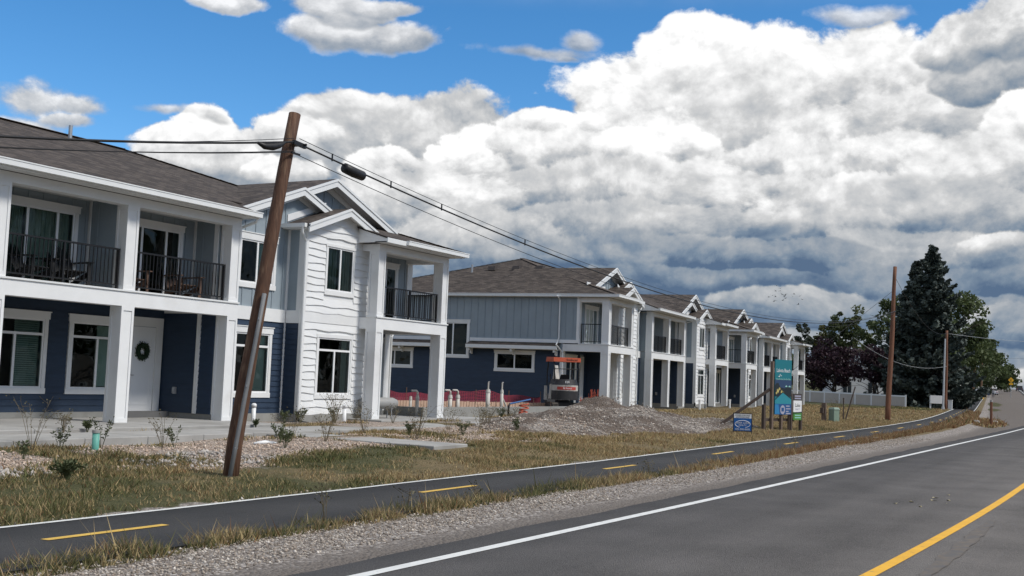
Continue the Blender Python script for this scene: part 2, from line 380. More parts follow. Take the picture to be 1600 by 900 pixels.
def gz(X, Y):
    X = np.asarray(X, float); Y = np.asarray(Y, float)
    v = Y - curve_road(X); vp = Y - curve_path(X)
    wgt = np.clip((vp - 6.2) / 1.6, 0, 1)
    base = zr(X) * (1 - wgt) + zp(X) * wgt
    rise = np.interp(vp, [-200, 10.3, 12.5, 15.5, 17.5, 19.5, 23, 60], [0, 0, .09, .17, .20, .23, .24, .24])
    rise = rise * np.clip((75 - X) / 30, .25, 1)
    rise = rise + .095 * np.exp(-((X - 20.8) / 3.2) ** 2) * np.interp(vp, [11.2, 12.6, 15.5, 17.2], [0, 1, .8, 0])
    amp = np.interp(vp, [6.3, 6.8, 7.7, 8.0, 10.2, 10.6, 12, 16], [0, .010, .015, .0, .0, .02, .035, .045])
    amp = amp * np.clip((180 - X) / 100, 0.2, 1)
    sink = np.interp(v, [-6.4, -5.9, 6.1, 6.45], [0, -.05, -.05, 0]) + np.interp(vp, [7.95, 8.15, 9.9, 10.15], [0, -.03, -.03, 0])
    return base + rise + wob(X, Y) * amp + sink

def smooth_noise(X, Y, f, seed):
    rs = np.random.RandomState(seed); z = 0; tot = 0
    for o in range(5):
        for _ in range(3):
            th = rs.uniform(0, 6.28); ph = rs.uniform(0, 6.28); k = f * 2 ** o * rs.uniform(.7, 1.3)
            z = z + np.sin((X * math.cos(th) + Y * math.sin(th)) * k + ph + 1.3 * np.sin((Y * math.cos(th) - X * math.sin(th)) * k * .7 + ph * 2)) * .62 ** o; tot += .62 ** o
    return z / tot * 1.8
def zones(X, Y):
    """what the ground is made of: grass cover 0..1, dryness 0..1, crushed stone tint 0..1 (pink), dirt 0..1"""
    vp = Y - curve_path(X)
    n1 = smooth_noise(X, Y, .9, 3); n2 = smooth_noise(X, Y, .35, 5); n3 = smooth_noise(X, Y, 1.6, 9)
    strip = np.clip(1 - np.abs(vp - 8.0) / .42, 0, 1) * 1.6
    verge = np.interp(vp + n1 * .45, [10.0, 10.25, 11.9, 13.2, 14.4], [0, 1, 1, .55, .0])
    yard = np.clip(.54 + n1 * .8 + n2 * .5, 0, 1) * np.interp(vp, [12.8, 14, 22, 24], [0, 1, 1, 1])
    # bare crushed stone in front of the pavement; grass carries on past the heaps
    past = np.interp(X, [28, 36, 60], [0, .4, 1]); yard = yard * (1 - past) + past * np.clip(.92 + .3 * n1, 0, 1)
    grass = np.maximum(np.maximum(strip, verge), yard)
    grass = np.where(vp < 7.4, 0, grass)
    far = np.interp(X, [80, 110], [0, 1])
    island = np.clip(1.3 - (((X - 78) / 11) ** 2 + ((vp - 6.6) / 1.3) ** 2), 0, 1)
    island2 = np.clip(1.3 - (((X - 175) / 22) ** 2 + ((vp - 6.0) / 1.1) ** 2), 0, 1) + np.clip(1.3 - (((X - 135) / 10) ** 2 + ((vp - 6.3) / .7) ** 2), 0, 1)
    grass = np.maximum(grass, np.clip(island + island2, 0, 1) * np.clip(.8 + .5 * n3, 0, 1))
    dry = np.clip(.55 + .55 * n2 + .25 * n1 + np.interp(X, [8, 16, 45], [-.45, .0, .35]) + np.interp(vp, [7.8, 8.6, 10, 12], [.1, .1, 0, .12]), 0, 1)
    dry = np.where((X > 105) & (vp > 11.5), .12, dry); dry = np.where((island2 > .1), .2, dry)
    pink = np.clip(np.interp(vp, [12.6, 13.6, 17.5], [0, 1, 1]) * np.interp(X, [6, 27, 33], [1, 1, 0]) * (.75 + .5 * n3), 0, 1)
    dirt = np.clip(np.interp(vp, [6.2, 6.7, 7.1], [.75, .5, 0]) + np.interp(vp, [16, 18], [0, .4]) * np.interp(X, [28, 34], [0, 1]), 0, 1)
    return np.clip(grass, 0, 1), dry, pink, dirt

def mat_ground():
    m = bpy.data.materials.new('ground'); m.use_nodes = True; nt = m.node_tree; N, L = nt.nodes, nt.links
    b = N['Principled BSDF']; b.inputs['Roughness'].default_value = .95; b.inputs['Specular IOR Level'].default_value = .15
    at = N.new('ShaderNodeVertexColor'); at.layer_name = 'tint'
    se = N.new('ShaderNodeSeparateColor'); L.new(at.outputs['Color'], se.inputs[0])
    tc = N.new('ShaderNodeTexCoord'); O = tc.outputs['Object']
    def noise(s, d=5, r=.6):
        n = N.new('ShaderNodeTexNoise'); n.inputs['Scale'].default_value = s; n.inputs['Detail'].default_value = d; n.inputs['Roughness'].default_value = r
        L.new(O, n.inputs['Vector']); return n.outputs[0]
    def ramp(f, stops):
        r = N.new('ShaderNodeValToRGB'); L.new(f, r.inputs[0]); e = r.color_ramp.elements
        e[0].position, e[0].color = stops[0][0], (*stops[0][1], 1); e[1].position, e[1].color = stops[-1][0], (*stops[-1][1], 1)
        for p, c in stops[1:-1]:
            x = e.new(p); x.color = (*c, 1)
        return r.outputs[0]
    def mix(f, a, c):
        x = N.new('ShaderNodeMix'); x.data_type = 'RGBA'; L.new(f, x.inputs[0]); L.new(a, x.inputs[6]); L.new(c, x.inputs[7]); return x.outputs[2]
    def sharpen(f, n, lo, hi, amt):
        a = N.new('ShaderNodeMath'); a.operation = 'MULTIPLY_ADD'; L.new(n, a.inputs[0]); a.inputs[1].default_value = amt; L.new(f, a.inputs[2])
        s = N.new('ShaderNodeMath'); s.operation = 'SUBTRACT'; L.new(a.outputs[0], s.inputs[0]); s.inputs[1].default_value = amt / 2
        r = N.new('ShaderNodeMapRange'); r.interpolation_type = 'SMOOTHSTEP'; L.new(s.outputs[0], r.inputs[0]); r.inputs[1].default_value = lo; r.inputs[2].default_value = hi
        return r.outputs[0]
    vo = N.new('ShaderNodeTexVoronoi'); vo.inputs['Scale'].default_value = 26; L.new(O, vo.inputs['Vector'])
    vc = N.new('ShaderNodeSeparateColor'); L.new(vo.outputs['Color'], vc.inputs[0])
    stone = ramp(vc.outputs[0], [(0, (.12, .105, .092)), (.45, (.24, .212, .19)), (.8, (.36, .328, .30)), (1, (.52, .485, .45))])
    pinks = ramp(vc.outputs[1], [(0, (.16, .125, .10)), (.5, (.36, .29, .24)), (1, (.60, .51, .44))])
    gr = mix(se.outputs['Blue'], stone, pinks)
    n_big = noise(.5); n_fine = noise(14, 6, .7)
    dirtc = ramp(n_fine, [(.25, (.10, .088, .078)), (.75, (.22, .195, .175))])
    al = N.new('ShaderNodeAttribute'); al.attribute_name = 'dirt'
    gr = mix(sharpen(al.outputs['Fac'], n_fine, .3, .7, .5), gr, dirtc)
    dry = ramp(n_fine, [(.25, (.10, .078, .042)), (.75, (.25, .195, .11))])
    wet = ramp(n_fine, [(.25, (.035, .042, .018)), (.75, (.125, .118, .058))])
    gs = mix(sharpen(se.outputs['Green'], noise(2.2), .35, .65, .5), wet, dry)
    f = sharpen(se.outputs['Red'], noise(5, 6, .7), .35, .62, .7)
    L.new(mix(f, gr, gs), b.inputs['Base Color'])
    dm = N.new('ShaderNodeMath'); dm.operation = 'SUBTRACT'; dm.inputs[0].default_value = .5; L.new(vo.outputs['Distance'], dm.inputs[1])
    ad = N.new('ShaderNodeMath'); ad.operation = 'MULTIPLY_ADD'; L.new(n_fine, ad.inputs[0]); ad.inputs[1].default_value = 1.2; L.new(dm.outputs[0], ad.inputs[2])
    bp = N.new('ShaderNodeBump'); bp.inputs['Distance'].default_value = .03; bp.inputs['Strength'].default_value = .9
    L.new(ad.outputs[0], bp.inputs['Height']); L.new(bp.outputs[0], b.inputs['Normal'])
    return m

def grid_axis(pts):
    out = []
    for a, b, st in pts: out += list(np.arange(a, b, st))
    return np.array(out + [pts[-1][1]])
def build_ground():
    xs = grid_axis([(-4000, -400, 400), (-400, -60, 20), (-60, -4, 3), (-4, 30, .16), (30, 60, .35), (60, 130, 1.0), (130, 480, 6), (480, 1000, 40), (1000, 9000, 800)])
    ys = grid_axis([(-4000, -400, 400), (-400, -40, 20), (-40, -8, 4), (-8, 5.8, 1.0), (5.8, 6.8, .2), (6.8, 22, .16), (22, 60, 1.2), (60, 200, 14), (200, 4000, 380)])
    X, Y = np.meshgrid(xs, ys, indexing='ij')
    # rows follow the curve of the road
    off = curve_path(X) * np.interp(Y, [-400, -30, 60, 400], [0, 1, 1, 0]); Yw = Y + off
    Z = gz(X, Yw); g, d, p, di = zones(X, Yw)
    V = np.stack([X.ravel(), Yw.ravel(), Z.ravel()], 1)
    nx, ny = X.shape; i = np.arange(nx - 1)[:, None] * ny + np.arange(ny - 1)[None, :]
    F = np.stack([i, i + ny, i + ny + 1, i + 1], -1).reshape(-1, 4)
    o = np_mesh('ground', V, F, mat_ground(), smooth=True, col=np.stack([g.ravel(), d.ravel(), p.ravel()], 1))
    a = o.data.attributes.new('dirt', 'FLOAT', 'POINT'); a.data.foreach_set('value', di.ravel().astype(np.float32))
    tag(o, kind='structure')
build_ground()

def mat_asphalt(name, c0, c1, rough, wheel=False):
    m = mat(name, c0, rough); nt = m.node_tree; N, L = nt.nodes, nt.links; b = N['Principled BSDF']
    tc = N.new('ShaderNodeTexCoord'); O = tc.outputs['Object']
    n = N.new('ShaderNodeTexNoise'); n.inputs['Scale'].default_value = 55; n.inputs['Detail'].default_value = 3; n.inputs['Roughness'].default_value = .8; L.new(O, n.inputs['Vector'])
    n2 = N.new('ShaderNodeTexNoise'); n2.inputs['Scale'].default_value = .8; n2.inputs['Detail'].default_value = 5; L.new(O, n2.inputs['Vector'])
    mp = N.new('ShaderNodeMapping'); mp.inputs['Scale'].default_value = (.05, 1.1, 1); L.new(O, mp.inputs['Vector'])
    n3 = N.new('ShaderNodeTexNoise'); n3.inputs['Scale'].default_value = 1.0; n3.inputs['Detail'].default_value = 3; L.new(mp.outputs[0], n3.inputs['Vector'])
    vo = N.new('ShaderNodeTexVoronoi'); vo.inputs['Scale'].default_value = 90; L.new(O, vo.inputs['Vector'])
    a = N.new('ShaderNodeMath'); a.operation = 'ADD'; L.new(n.outputs[0], a.inputs[0]); L.new(n2.outputs[0], a.inputs[1])
    a2 = N.new('ShaderNodeMath'); a2.operation = 'ADD'; L.new(a.outputs[0], a2.inputs[0]); L.new(n3.outputs[0], a2.inputs[1])
    vs = N.new('ShaderNodeSeparateColor'); L.new(vo.outputs['Color'], vs.inputs[0])
    a3 = N.new('ShaderNodeMath'); a3.operation = 'MULTIPLY_ADD'; L.new(vs.outputs[0], a3.inputs[0]); a3.inputs[1].default_value = .55; L.new(a2.outputs[0], a3.inputs[2])
    mr = N.new('ShaderNodeMapRange'); mr.inputs[1].default_value = 1.25; mr.inputs[2].default_value = 2.3; L.new(a3.outputs[0], mr.inputs[0])
    mx = N.new('ShaderNodeMix'); mx.data_type = 'RGBA'; L.new(mr.outputs[0], mx.inputs[0]); mx.inputs[6].default_value = (*c0, 1); mx.inputs[7].default_value = (*c1, 1)
    ck = N.new('ShaderNodeTexVoronoi'); ck.feature = 'DISTANCE_TO_EDGE'; ck.inputs['Scale'].default_value = .23
    wn = N.new('ShaderNodeTexNoise'); wn.inputs['Scale'].default_value = 1.1; wn.inputs['Detail'].default_value = 6; L.new(O, wn.inputs['Vector'])
    wa = N.new('ShaderNodeVectorMath'); wa.operation = 'MULTIPLY_ADD'; L.new(wn.outputs['Color'], wa.inputs[0]); wa.inputs[1].default_value = (1.6, 1.6, 0); L.new(O, wa.inputs[2]); L.new(wa.outputs[0], ck.inputs['Vector'])
    cr = N.new('ShaderNodeMapRange'); cr.inputs[1].default_value = .0; cr.inputs[2].default_value = .0035; cr.inputs[3].default_value = .84; cr.inputs[4].default_value = 1.0; L.new(ck.outputs['Distance'], cr.inputs[0])
    sy = N.new('ShaderNodeSeparateXYZ'); L.new(O, sy.inputs[0])
    wt = N.new('ShaderNodeMath'); wt.operation = 'SINE'; wm = N.new('ShaderNodeMath'); wm.operation = 'MULTIPLY_ADD'; L.new(sy.outputs[1], wm.inputs[0]); wm.inputs[1].default_value = 3.49; wm.inputs[2].default_value = 1.1; L.new(wm.outputs[0], wt.inputs[0])
    wr = N.new('ShaderNodeMath'); wr.operation = 'MULTIPLY_ADD'; L.new(wt.outputs[0], wr.inputs[0]); wr.inputs[1].default_value = .055 if wheel else .0; wr.inputs[2].default_value = 1.0
    fm = N.new('ShaderNodeMath'); fm.operation = 'MULTIPLY'; L.new(cr.outputs[0], fm.inputs[0]); L.new(wr.outputs[0], fm.inputs[1])
    fs_ = N.new('ShaderNodeVectorMath'); fs_.operation = 'SCALE'; L.new(mx.outputs[2], fs_.inputs[0]); L.new(fm.outputs[0], fs_.inputs['Scale'])
    L.new(fs_.outputs[0], b.inputs['Base Color'])
    bp = N.new('ShaderNodeBump'); bp.inputs['Distance'].default_value = .006; L.new(vo.outputs['Distance'], bp.inputs['Height']); L.new(bp.outputs[0], b.inputs['Normal'])
    return m
MT['road'] = mat_asphalt('road_asphalt', (.074, .068, .062), (.21, .192, .176), .9, True)
MT['path'] = mat_asphalt('path_asphalt', (.022, .022, .0225), (.062, .061, .061), .85)
def mat_line(name, c, worn):
    return mat(name, c, .7, .10, 3.0, .002, 90, dirt=(worn, 9.0, .60, .78))
MT['line_white'] = mat_line('white_line_paint', (.66, .67, .65), (.30, .295, .285))
MT['line_yellow'] = mat_line('yellow_line_paint', (.74, .40, .030), (.34, .22, .07))
MT['dash_yellow'] = mat_line('yellow_dash_paint', (.62, .40, .08), (.25, .18, .07))

ST = np.concatenate([np.arange(-60, 60, 2.0), np.arange(60, 140, 2.5), np.arange(140, 620, 8)])
def ribbon(name, y0, y1, dz, m, X=ST, curve=curve_road, zf=zr, crown=0.0, wav=0.0, thick=0.0):
    yc = curve(X); z = zf(X) + dz; n = len(X); rows = []
    ws = wav * np.sin(X * 1.7) * np.sin(X * .53 + 1)
    for y, e in ((y0, 0), ((y0 + y1) / 2, crown), (y1, 0)):
        rows.append(np.stack([X, yc + y + (ws if y in (y0, y1) else 0), z + e], 1))
    V = np.concatenate(rows); i = np.arange(n - 1)
    F = np.concatenate([np.stack([k * n + i, k * n + i + 1, (k + 1) * n + i + 1, (k + 1) * n + i], 1) for k in (0, 1)])
    if thick:
        lo = V.copy(); lo[:, 2] -= thick; o = len(V); V = np.concatenate([V, lo])
        F = np.concatenate([F] + [np.stack([r * n + i, r * n + i + 1, o + r * n + i + 1, o + r * n + i], 1) for r in (0, 2)])
    return tag(np_mesh(name, V, F, m), kind='structure')
ribbon('road', -5.2, 6.28, .004, MT['road'], thick=.05, X=np.concatenate([np.arange(-60, 60, .5), np.arange(60, 140, 2.5), np.arange(140, 620, 8)]), wav=.05)
ribbon('road_edge_line', 5.655, 5.785, .009, MT['line_white'], curve=lambda X: curve_road(X) + .0003 * np.clip(24 - X, 0, 40) ** 2)
ribbon('road_centre_line', 1.95, 2.075, .009, MT['line_yellow'], curve=lambda X: curve_road(X) +   .0014 * np.clip(24 - X, 0, 40) ** 2)
ribbon('road_far_edge_line', -3.4, -3.27, .009, MT['line_white'])
ribbon('bike_path', 7.95, 10.12, .022, MT['path'], curve=curve_path, zf=zp, thick=.04)
ribbon('bike_path_edge_line', 10.02, 10.105, .028, MT['line_white'], curve=curve_path, zf=zp, X=np.concatenate([np.arange(-60, 60, .7), np.arange(60, 140, 2.5), np.arange(140, 420, 8)]), wav=.012)
ribbon('bike_path_near_edge_line', 7.99, 8.06, .028, MT['line_white'], curve=curve_path, zf=zp, X=np.concatenate([np.arange(28, 60, .7), np.arange(60, 140, 2.5), np.arange(140, 420, 8)]))
_db = MB()
for k in range(-6, 52):
    x0 = 7.55 + 6.5 * k
    if x0 > 300: break
    xs = np.linspace(x0, x0 + 1.55, 3); yy = 9.10 + curve_path(xs); z = zp(xs) + .028
    for i in (0, 1):
        _db.poly([(xs[i], yy[i] - .055, z[i]), (xs[i + 1], yy[i + 1] - .055, z[i + 1]), (xs[i + 1], yy[i + 1] + .055, z[i + 1]), (xs[i], yy[i] + .055, z[i])])
tag(_db.build('bike_path_dashes', MT['dash_yellow']), kind='structure')
# tan smear of dried mud on the road beside the yellow line
_sm = MB(); xs = np.linspace(11.2, 17.5, 26); rs_ = random.Random(2); ws_ = [(.03 + .085 * math.sin(math.pi * i / 25) ** .7 * rs_.uniform(.6, 1.1), rs_.uniform(-.02, .02)) for i in range(26)]
for i in range(25):
    (a, e), (c, g_) = ws_[i], ws_[i + 1]
    _sm.poly([(xs[i], 1.80 + e - a, .011), (xs[i + 1], 1.80 + g_ - c, .011), (xs[i + 1], 1.80 + g_ + c * .8, .011), (xs[i], 1.80 + e + a * .8, .011)])
MT['mud'] = mat('mud_smear', (.15, .125, .10), .95, .2, 6, .002, 60, dirt=((.108, .103, .10), 7, .35, .62))
tag(_sm.build('mud_smear', MT['mud']), kind='structure')

# pavement slabs in front of the near building
def slabs(name, pieces, label=None):
    for (x0, x1, y0, y1, z0, z1) in pieces:
        b = MB(); e = .012
        b.box(x0, x1, y0, y1, z0, z1 - e)
        b.add([(x0, y0, z1 - e), (x1, y0, z1 - e), (x1, y1, z1 - e), (x0, y1, z1 - e), (x0 + e, y0 + e, z1), (x1 - e, y0 + e, z1), (x1 - e, y1 - e, z1), (x0 + e, y1 - e, z1)],
              [(4, 5, 6, 7), (0, 1, 5, 4), (1, 2, 6, 5), (2, 3, 7, 6), (3, 0, 4, 7)])
        tag(b.build(name, MT['concrete']), kind='structure')
pv = []
for k in range(20):
    x0 = 4.2 + 1.55 * k; pv.append((x0, x0 + 1.535, 17.22, 18.72, .02, .30 + R.uniform(-.004, .004)))
for k in range(3): pv.append((20.1, 21.45, 12.75 + 1.489 * k, 12.75 + 1.489 * k + 1.476, .0, .275 + R.uniform(-.004, .004)))
slabs('pavement_slab', pv)
slabs('porch_slab', [(4, 15.30, 18.95, 22.7, .02, .36), (15.315, 18.9, 18.95, 22.7, .02, .358), (18.915, 22.75, 18.95, 22.7, .02, .36), (27.6, 33.9, 19.35, 22.6, .02, .36)])

# ------------------------------------------------------------------ apartment buildings
class Wall:
    """a wall plane: origin, direction along it and outward normal in the building's (s, t); k mirrors s"""
    def __init__(self, s, t, a, n, k=1): self.o = (s, t); self.a = a; self.n = n; self.k = k
    def p(self, a, z, d):
        return (self.k * (self.o[0] + self.a[0] * a + self.n[0] * d), self.o[1] + self.a[1] * a + self.n[1] * d, z)
    def box(self, b, a0, a1, z0, z1, d0, d1, mi=0):
        p = self.p
        b.hexa([p(a0, z0, d0), p(a1, z0, d0), p(a1, z0, d1), p(a0, z0, d1), p(a0, z1, d0), p(a1, z1, d0), p(a1, z1, d1), p(a0, z1, d1)], mi)
    def slab(self, b, pts, d0, d1, mi=0):
        n = len(pts); vs = [self.p(a, z, d0) for a, z in pts] + [self.p(a, z, d1) for a, z in pts]
        b.add(vs, [tuple(range(n))[::-1], tuple(range(n, 2 * n))] + [(i, (i + 1) % n, n + (i + 1) % n, n + i) for i in range(n)], mi)

def cut(a0, a1, z0, z1, holes):
    segs = [(a0, a1)]
    for (h0, h1, k0, k1) in holes:
        if z1 <= k0 + .002 or z0 >= k1 - .002: continue
        out = []
        for s0, s1 in segs:
            if h1 <= s0 or h0 >= s1: out.append((s0, s1)); continue
            if h0 > s0: out.append((s0, h0))
            if h1 < s1: out.append((h1, s1))
        segs = out
    return [s for s in segs if s[1] - s[0] > .02]

def lap_siding(wall, parent, a0, a1, z0, z1, holes, m, single, e=.15):
    """lapped boards, each proud of the one above"""
    hz = sorted({z0, z1} | {h for q in holes for h in q[2:] if z0 < h < z1}); J = MB()
    k = int(round((z1 - z0) / e)); e = (z1 - z0) / k
    for i in range(k):
        za, zb = z0 + i * e, z0 + (i + 1) * e
        cuts = [za] + [h for h in hz if za + .01 < h < zb - .01] + [zb]
        for c0, c1 in zip(cuts, cuts[1:]):
            for s0, s1 in cut(a0, a1, c0, c1, holes):
                d0 = .030 - .020 * (c0 - za) / e; d1 = .030 - .020 * (c1 - za) / e
                b = MB() if single else J; p = wall.p
                b.hexa([p(s0, c0, 0), p(s1, c0, 0), p(s1, c0, d0), p(s0, c0, d0), p(s0, c1 + .008, 0), p(s1, c1 + .008, 0), p(s1, c1 + .008, d1), p(s0, c1 + .008, d1)])
                if single: b.build('siding_board', m, parent)
    if not single and J.v: tag(J.build('siding_boards', m, parent), kind='stuff')

def shake_siding(wall, parent, a0, a1, z0, z1, holes, m, single, e=.20, rng=None, seed=1):
    """white staggered-edge courses"""
    rr = random.Random(seed); k = int(round((z1 - z0) / e)); J = MB()
    for i in range(k):
        za, zb = z0 + i * e, z0 + (i + 1) * e
        lim = [(a0, a1)]
        if rng:
            l, r = rng(min(zb, z1) - .02)
            if r - l < .15: continue
            lim = [(max(a0, l), min(a1, r))]
        for s0, s1 in [q for L0 in lim for q in cut(L0[0], L0[1], za, zb, holes)]:
            n = max(2, int((s1 - s0) / .16)); xs = []; a = s0
            while a < s1 - .03:
                xs.append(a); a += rr.uniform(.09, .24)
            xs.append(s1)
            lo = []
            ph = rr.uniform(0, 6); st = 0
            for j, x in enumerate(xs):
                z = za - .012 + .017 * math.sin(x * 5.2 + ph) + rr.uniform(-.006, .006)
                lo.append((x, z))
            pts = lo + [(s1, zb), (s0, zb)]
            b = MB() if single else J; p = wall.p; n = len(pts)
            def dd(z): return .044 - .033 * min(1, max(0, (z - za) / e))
            vs = [p(x, z, dd(z)) for x, z in pts] + [p(x, z, 0) for x, z in pts]
            b.add(vs, [tuple(range(n))] + [(i2, (i2 + 1) % n, n + (i2 + 1) % n, n + i2) for i2 in range(n)])
            if single: b.build('siding_course', m, parent)
    if not single and J.v: tag(J.build('siding_courses', m, parent), kind='stuff')

def battens(wall, parent, a0, a1, z0, z1, holes, m, single, step=.405, top=None, off=.2):
    J = MB(); a = a0 + off
    while a < a1 - .03:
        zt = z1 if top is None else min(z1, top(a))
        segs = [(z0, zt)]
        for (h0, h1, k0, k1) in holes:
            if h0 - .02 < a < h1 + .02:
                out = []
                for q0, q1 in segs:
                    if k1 <= q0 or k0 >= q1: out.append((q0, q1)); continue
                    if k0 > q0: out.append((q0, k0))
                    if k1 < q1: out.append((k1, q1))
                segs = out
        for q0, q1 in segs:
            if q1 - q0 < .05: continue
            b = MB() if single else J
            wall.box(b, a - .019, a + .019, q0, q1, .001, .020)
            if single: b.build('batten', m, parent)
        a += step
    if not single and J.v: tag(J.build('battens', m, parent), kind='stuff')

def window(wall, parent, a0, a1, z0, z1, transom=0.0, mull=.5, trim=.10, head=.16, sill=.13, dress='blind', fine=True, tm='white', deep=.9):
    """a0..a1, z0..z1: the glass opening; trim boards stand round it"""
    w = MB()
    wall.box(w, a0 - trim, a0, z0, z1, 0, .038); wall.box(w, a1, a1 + trim, z0, z1, 0, .038)
    wall.box(w, a0 - trim - .03, a1 + trim + .03, z1, z1 + head, 0, .050)
    wall.box(w, a0 - trim - .02, a1 + trim + .02, z0 - sill, z0, 0, .046)
    if head > .1: wall.box(w, a0 - trim - .05, a1 + trim + .05, z1 + head, z1 + head + .025, 0, .07)
    o = w.build('window', MT[tm], parent)
    f = MB(); fw = .045
    wall.box(f, a0, a0 + fw, z0, z1, -.02, .022); wall.box(f, a1 - fw, a1, z0, z1, -.02, .022)
    wall.box(f, a0 + fw, a1 - fw, z0, z0 + fw, -.02, .022); wall.box(f, a0 + fw, a1 - fw, z1 - fw, z1, -.02, .022)
    zt = z1 - transom if transom else z1
    if transom: wall.box(f, a0 + fw, a1 - fw, zt - .03, zt + .03, -.02, .024)
    ms = [mull] if isinstance(mull, float) else list(mull)
    for q in ms:
        am = a0 + (a1 - a0) * q; wall.box(f, am - .032, am + .032, z0 + fw, (zt - .03) if transom else z1 - fw, -.02, .026)
    f.build('frame', MT['vinyl'], o)
    edges = [a0] + [a0 + (a1 - a0) * q for q in ms] + [a1]
    for e0, e1 in zip(edges, edges[1:]):
        g = MB(); g.poly([wall.p(e0 + .01, z0 + .01, .004), wall.p(e1 - .01, z0 + .01, .004), wall.p(e1 - .01, zt - .01, .004), wall.p(e0 + .01, zt - .01, .004)]); g.build('pane', MT['glass'], o)
    if transom:
        g = MB(); g.poly([wall.p(a0 + .01, zt + .01, .004), wall.p(a1 - .01, zt + .01, .004), wall.p(a1 - .01, z1 - .01, .004), wall.p(a0 + .01, z1 - .01, .004)]); g.build('pane', MT['glass'], o)
    r = MB(); p = wall.p
    A = [p(a0, z0, -.03), p(a1, z0, -.03), p(a1, z1, -.03), p(a0, z1, -.03)]; B = [p(a0 - .3, z0 - .3, -deep), p(a1 + .3, z0 - .3, -deep), p(a1 + .3, z1 + .05, -deep), p(a0 - .3, z1 + .05, -deep)]
    r.add(A + B, [(4, 5, 6, 7), (0, 1, 5, 4), (1, 2, 6, 5), (2, 3, 7, 6), (3, 0, 4, 7)]); r.build('room', MT['room'], o)
    if dress in ('blind', 'blind_half'):
        bl = MB(); lo = 0 if dress == 'blind' else 1
        am = edges[1]
        rng = [(am + .05, a1 - .06)] if lo else [(a0 + .06, am - .05), (am + .05, a1 - .06)]
        for (q0, q1) in rng:
            z = z0 + .05
            while z < (z1 - .05):
                wall.hex = None
                bl.add([p(q0, z, -.07), p(q1, z, -.07), p(q1, z + .043, -.10), p(q0, z + .043, -.10)], [(0, 1, 2, 3)]); z += .050
        bl.build('blind', MT['blind'], o)
    elif dress == 'shade':
        bl = MB(); am = edges[1]
        wall.box(bl, am + .05, a1 - .06, z0 + .06, z1 - .06, -.09, -.08); bl.build('blind', MT['blind'], o)
    elif dress == 'curtain':
        cu = MB(); n = 60
        for (q0, q1) in ((a0 + .05, edges[1] - .03), (edges[1] + .03, a1 - .05)):
            xs = [q0 + (q1 - q0) * i / n for i in range(n + 1)]
            for i in range(n):
                d0 = -.10 + .02 * math.sin(i * .9) + .01 * math.sin(i * 2.3); d1 = -.10 + .02 * math.sin((i + 1) * .9) + .01 * math.sin((i + 1) * 2.3)
                cu.poly([p(xs[i], z0, d0), p(xs[i + 1], z0, d1), p(xs[i + 1], z1 - .02, d1), p(xs[i], z1 - .02, d0)])
        cu.build('curtain', MT['curtain'], o)
    elif dress == 'drape':
        cu = MB(); n = 12; q0, q1 = a1 - .30, a1 - .06
        for i in range(n):
            x0 = q0 + (q1 - q0) * i / n; x1 = q0 + (q1 - q0) * (i + 1) / n; d0 = -.10 + .025 * (i % 2); d1 = -.10 + .025 * ((i + 1) % 2)
            cu.poly([p(x0, z0, d0), p(x1, z0, d1), p(x1, z1 - .02, d1), p(x0, z1 - .02, d0)])
        cu.build('curtain', MT['curtain'], o)
    return o

def column(parent, cs, ct, w, z0, z1, m):
    """square porch column with recessed panels on every face"""
    b = MB(); h = w / 2 - .022
    b.box(cs - h, cs + h, ct - h, ct + h, z0, z1)
    W = w / 2; e = .062
    for sx in (-1, 1):
        for sy in (-1, 1):
            b.box(min(cs + sx * W, cs + sx * (W - e)), max(cs + sx * W, cs + sx * (W - e)), min(ct + sy * W, ct + sy * (W - e)), max(ct + sy * W, ct + sy * (W - e)), z0, z1)
    for za, zb in ((z0, z0 + .10), (z1 - .10, z1)):
        b.box(cs - W + e, cs + W - e, ct - W + .001, ct - W + .022, za, zb); b.box(cs - W + e, cs + W - e, ct + W - .022, ct + W - .001, za, zb)
        b.box(cs - W + .001, cs - W + .022, ct - W + e, ct + W - e, za, zb); b.box(cs + W - .022, cs + W - .001, ct - W + e, ct + W - e, za, zb)
    return b.build('column', m, parent)

def railing(wall, parent, a0, a1, z0, d=0.0, h=.95):
    b = MB()
    wall.box(b, a0, a1, z0 + h - .04, z0 + h, d - .025, d + .025); wall.box(b, a0, a1, z0 + .09, z0 + .12, d - .016, d + .016)
    n = max(2, int(round((a1 - a0) / 1.6)) + 1)
    for i in range(n):
        a = a0 + .03 + (a1 - a0 - .06) * i / (n - 1); wall.box(b, a - .022, a + .022, z0, z0 + h - .041, d - .024, d + .024)
    o = b.build('railing', MT['rail'], parent)
    c = MB(); a = a0 + .12
    while a < a1 - .06:
        wall.box(c, a - .009, a + .009, z0 + .121, z0 + h - .041, d - .009, d + .009); a += .112
    tag(c.build('balusters', MT['rail'], o), kind='stuff')

def slope(b, pts, o, u, v, th=.035):
    """roof plane from 3-D points; uv metres along u (eave) and v (up the slope)"""
    O = Vector(o); U = Vector(u).normalized(); Vv = Vector(v).normalized()
    uv = [((Vector(p) - O).dot(U), (Vector(p) - O).dot(Vv)) for p in pts]; n = len(pts)
    nn = U.cross(Vv)
    if nn.z < 0: nn = -nn
    lo = [tuple(Vector(p) - nn * th) for p in pts]
    b.add(list(pts) + lo, [tuple(range(n)), tuple(range(n, 2 * n))[::-1]] + [(i, (i + 1) % n, n + (i + 1) % n, n + i) for i in range(n)], 0,
          [uv, [(0, 0)] * n] + [[(0, 0)] * 4] * n)

ZB, ZL, ZD, ZU, ZE = 2.68, 3.02, 3.06, 5.03, 5.40      # beam underside, band top, deck, upper beam underside, gutter top
M_ = .342
S_END, T_END0, T_BACK = 13.0, -.59, 14.0

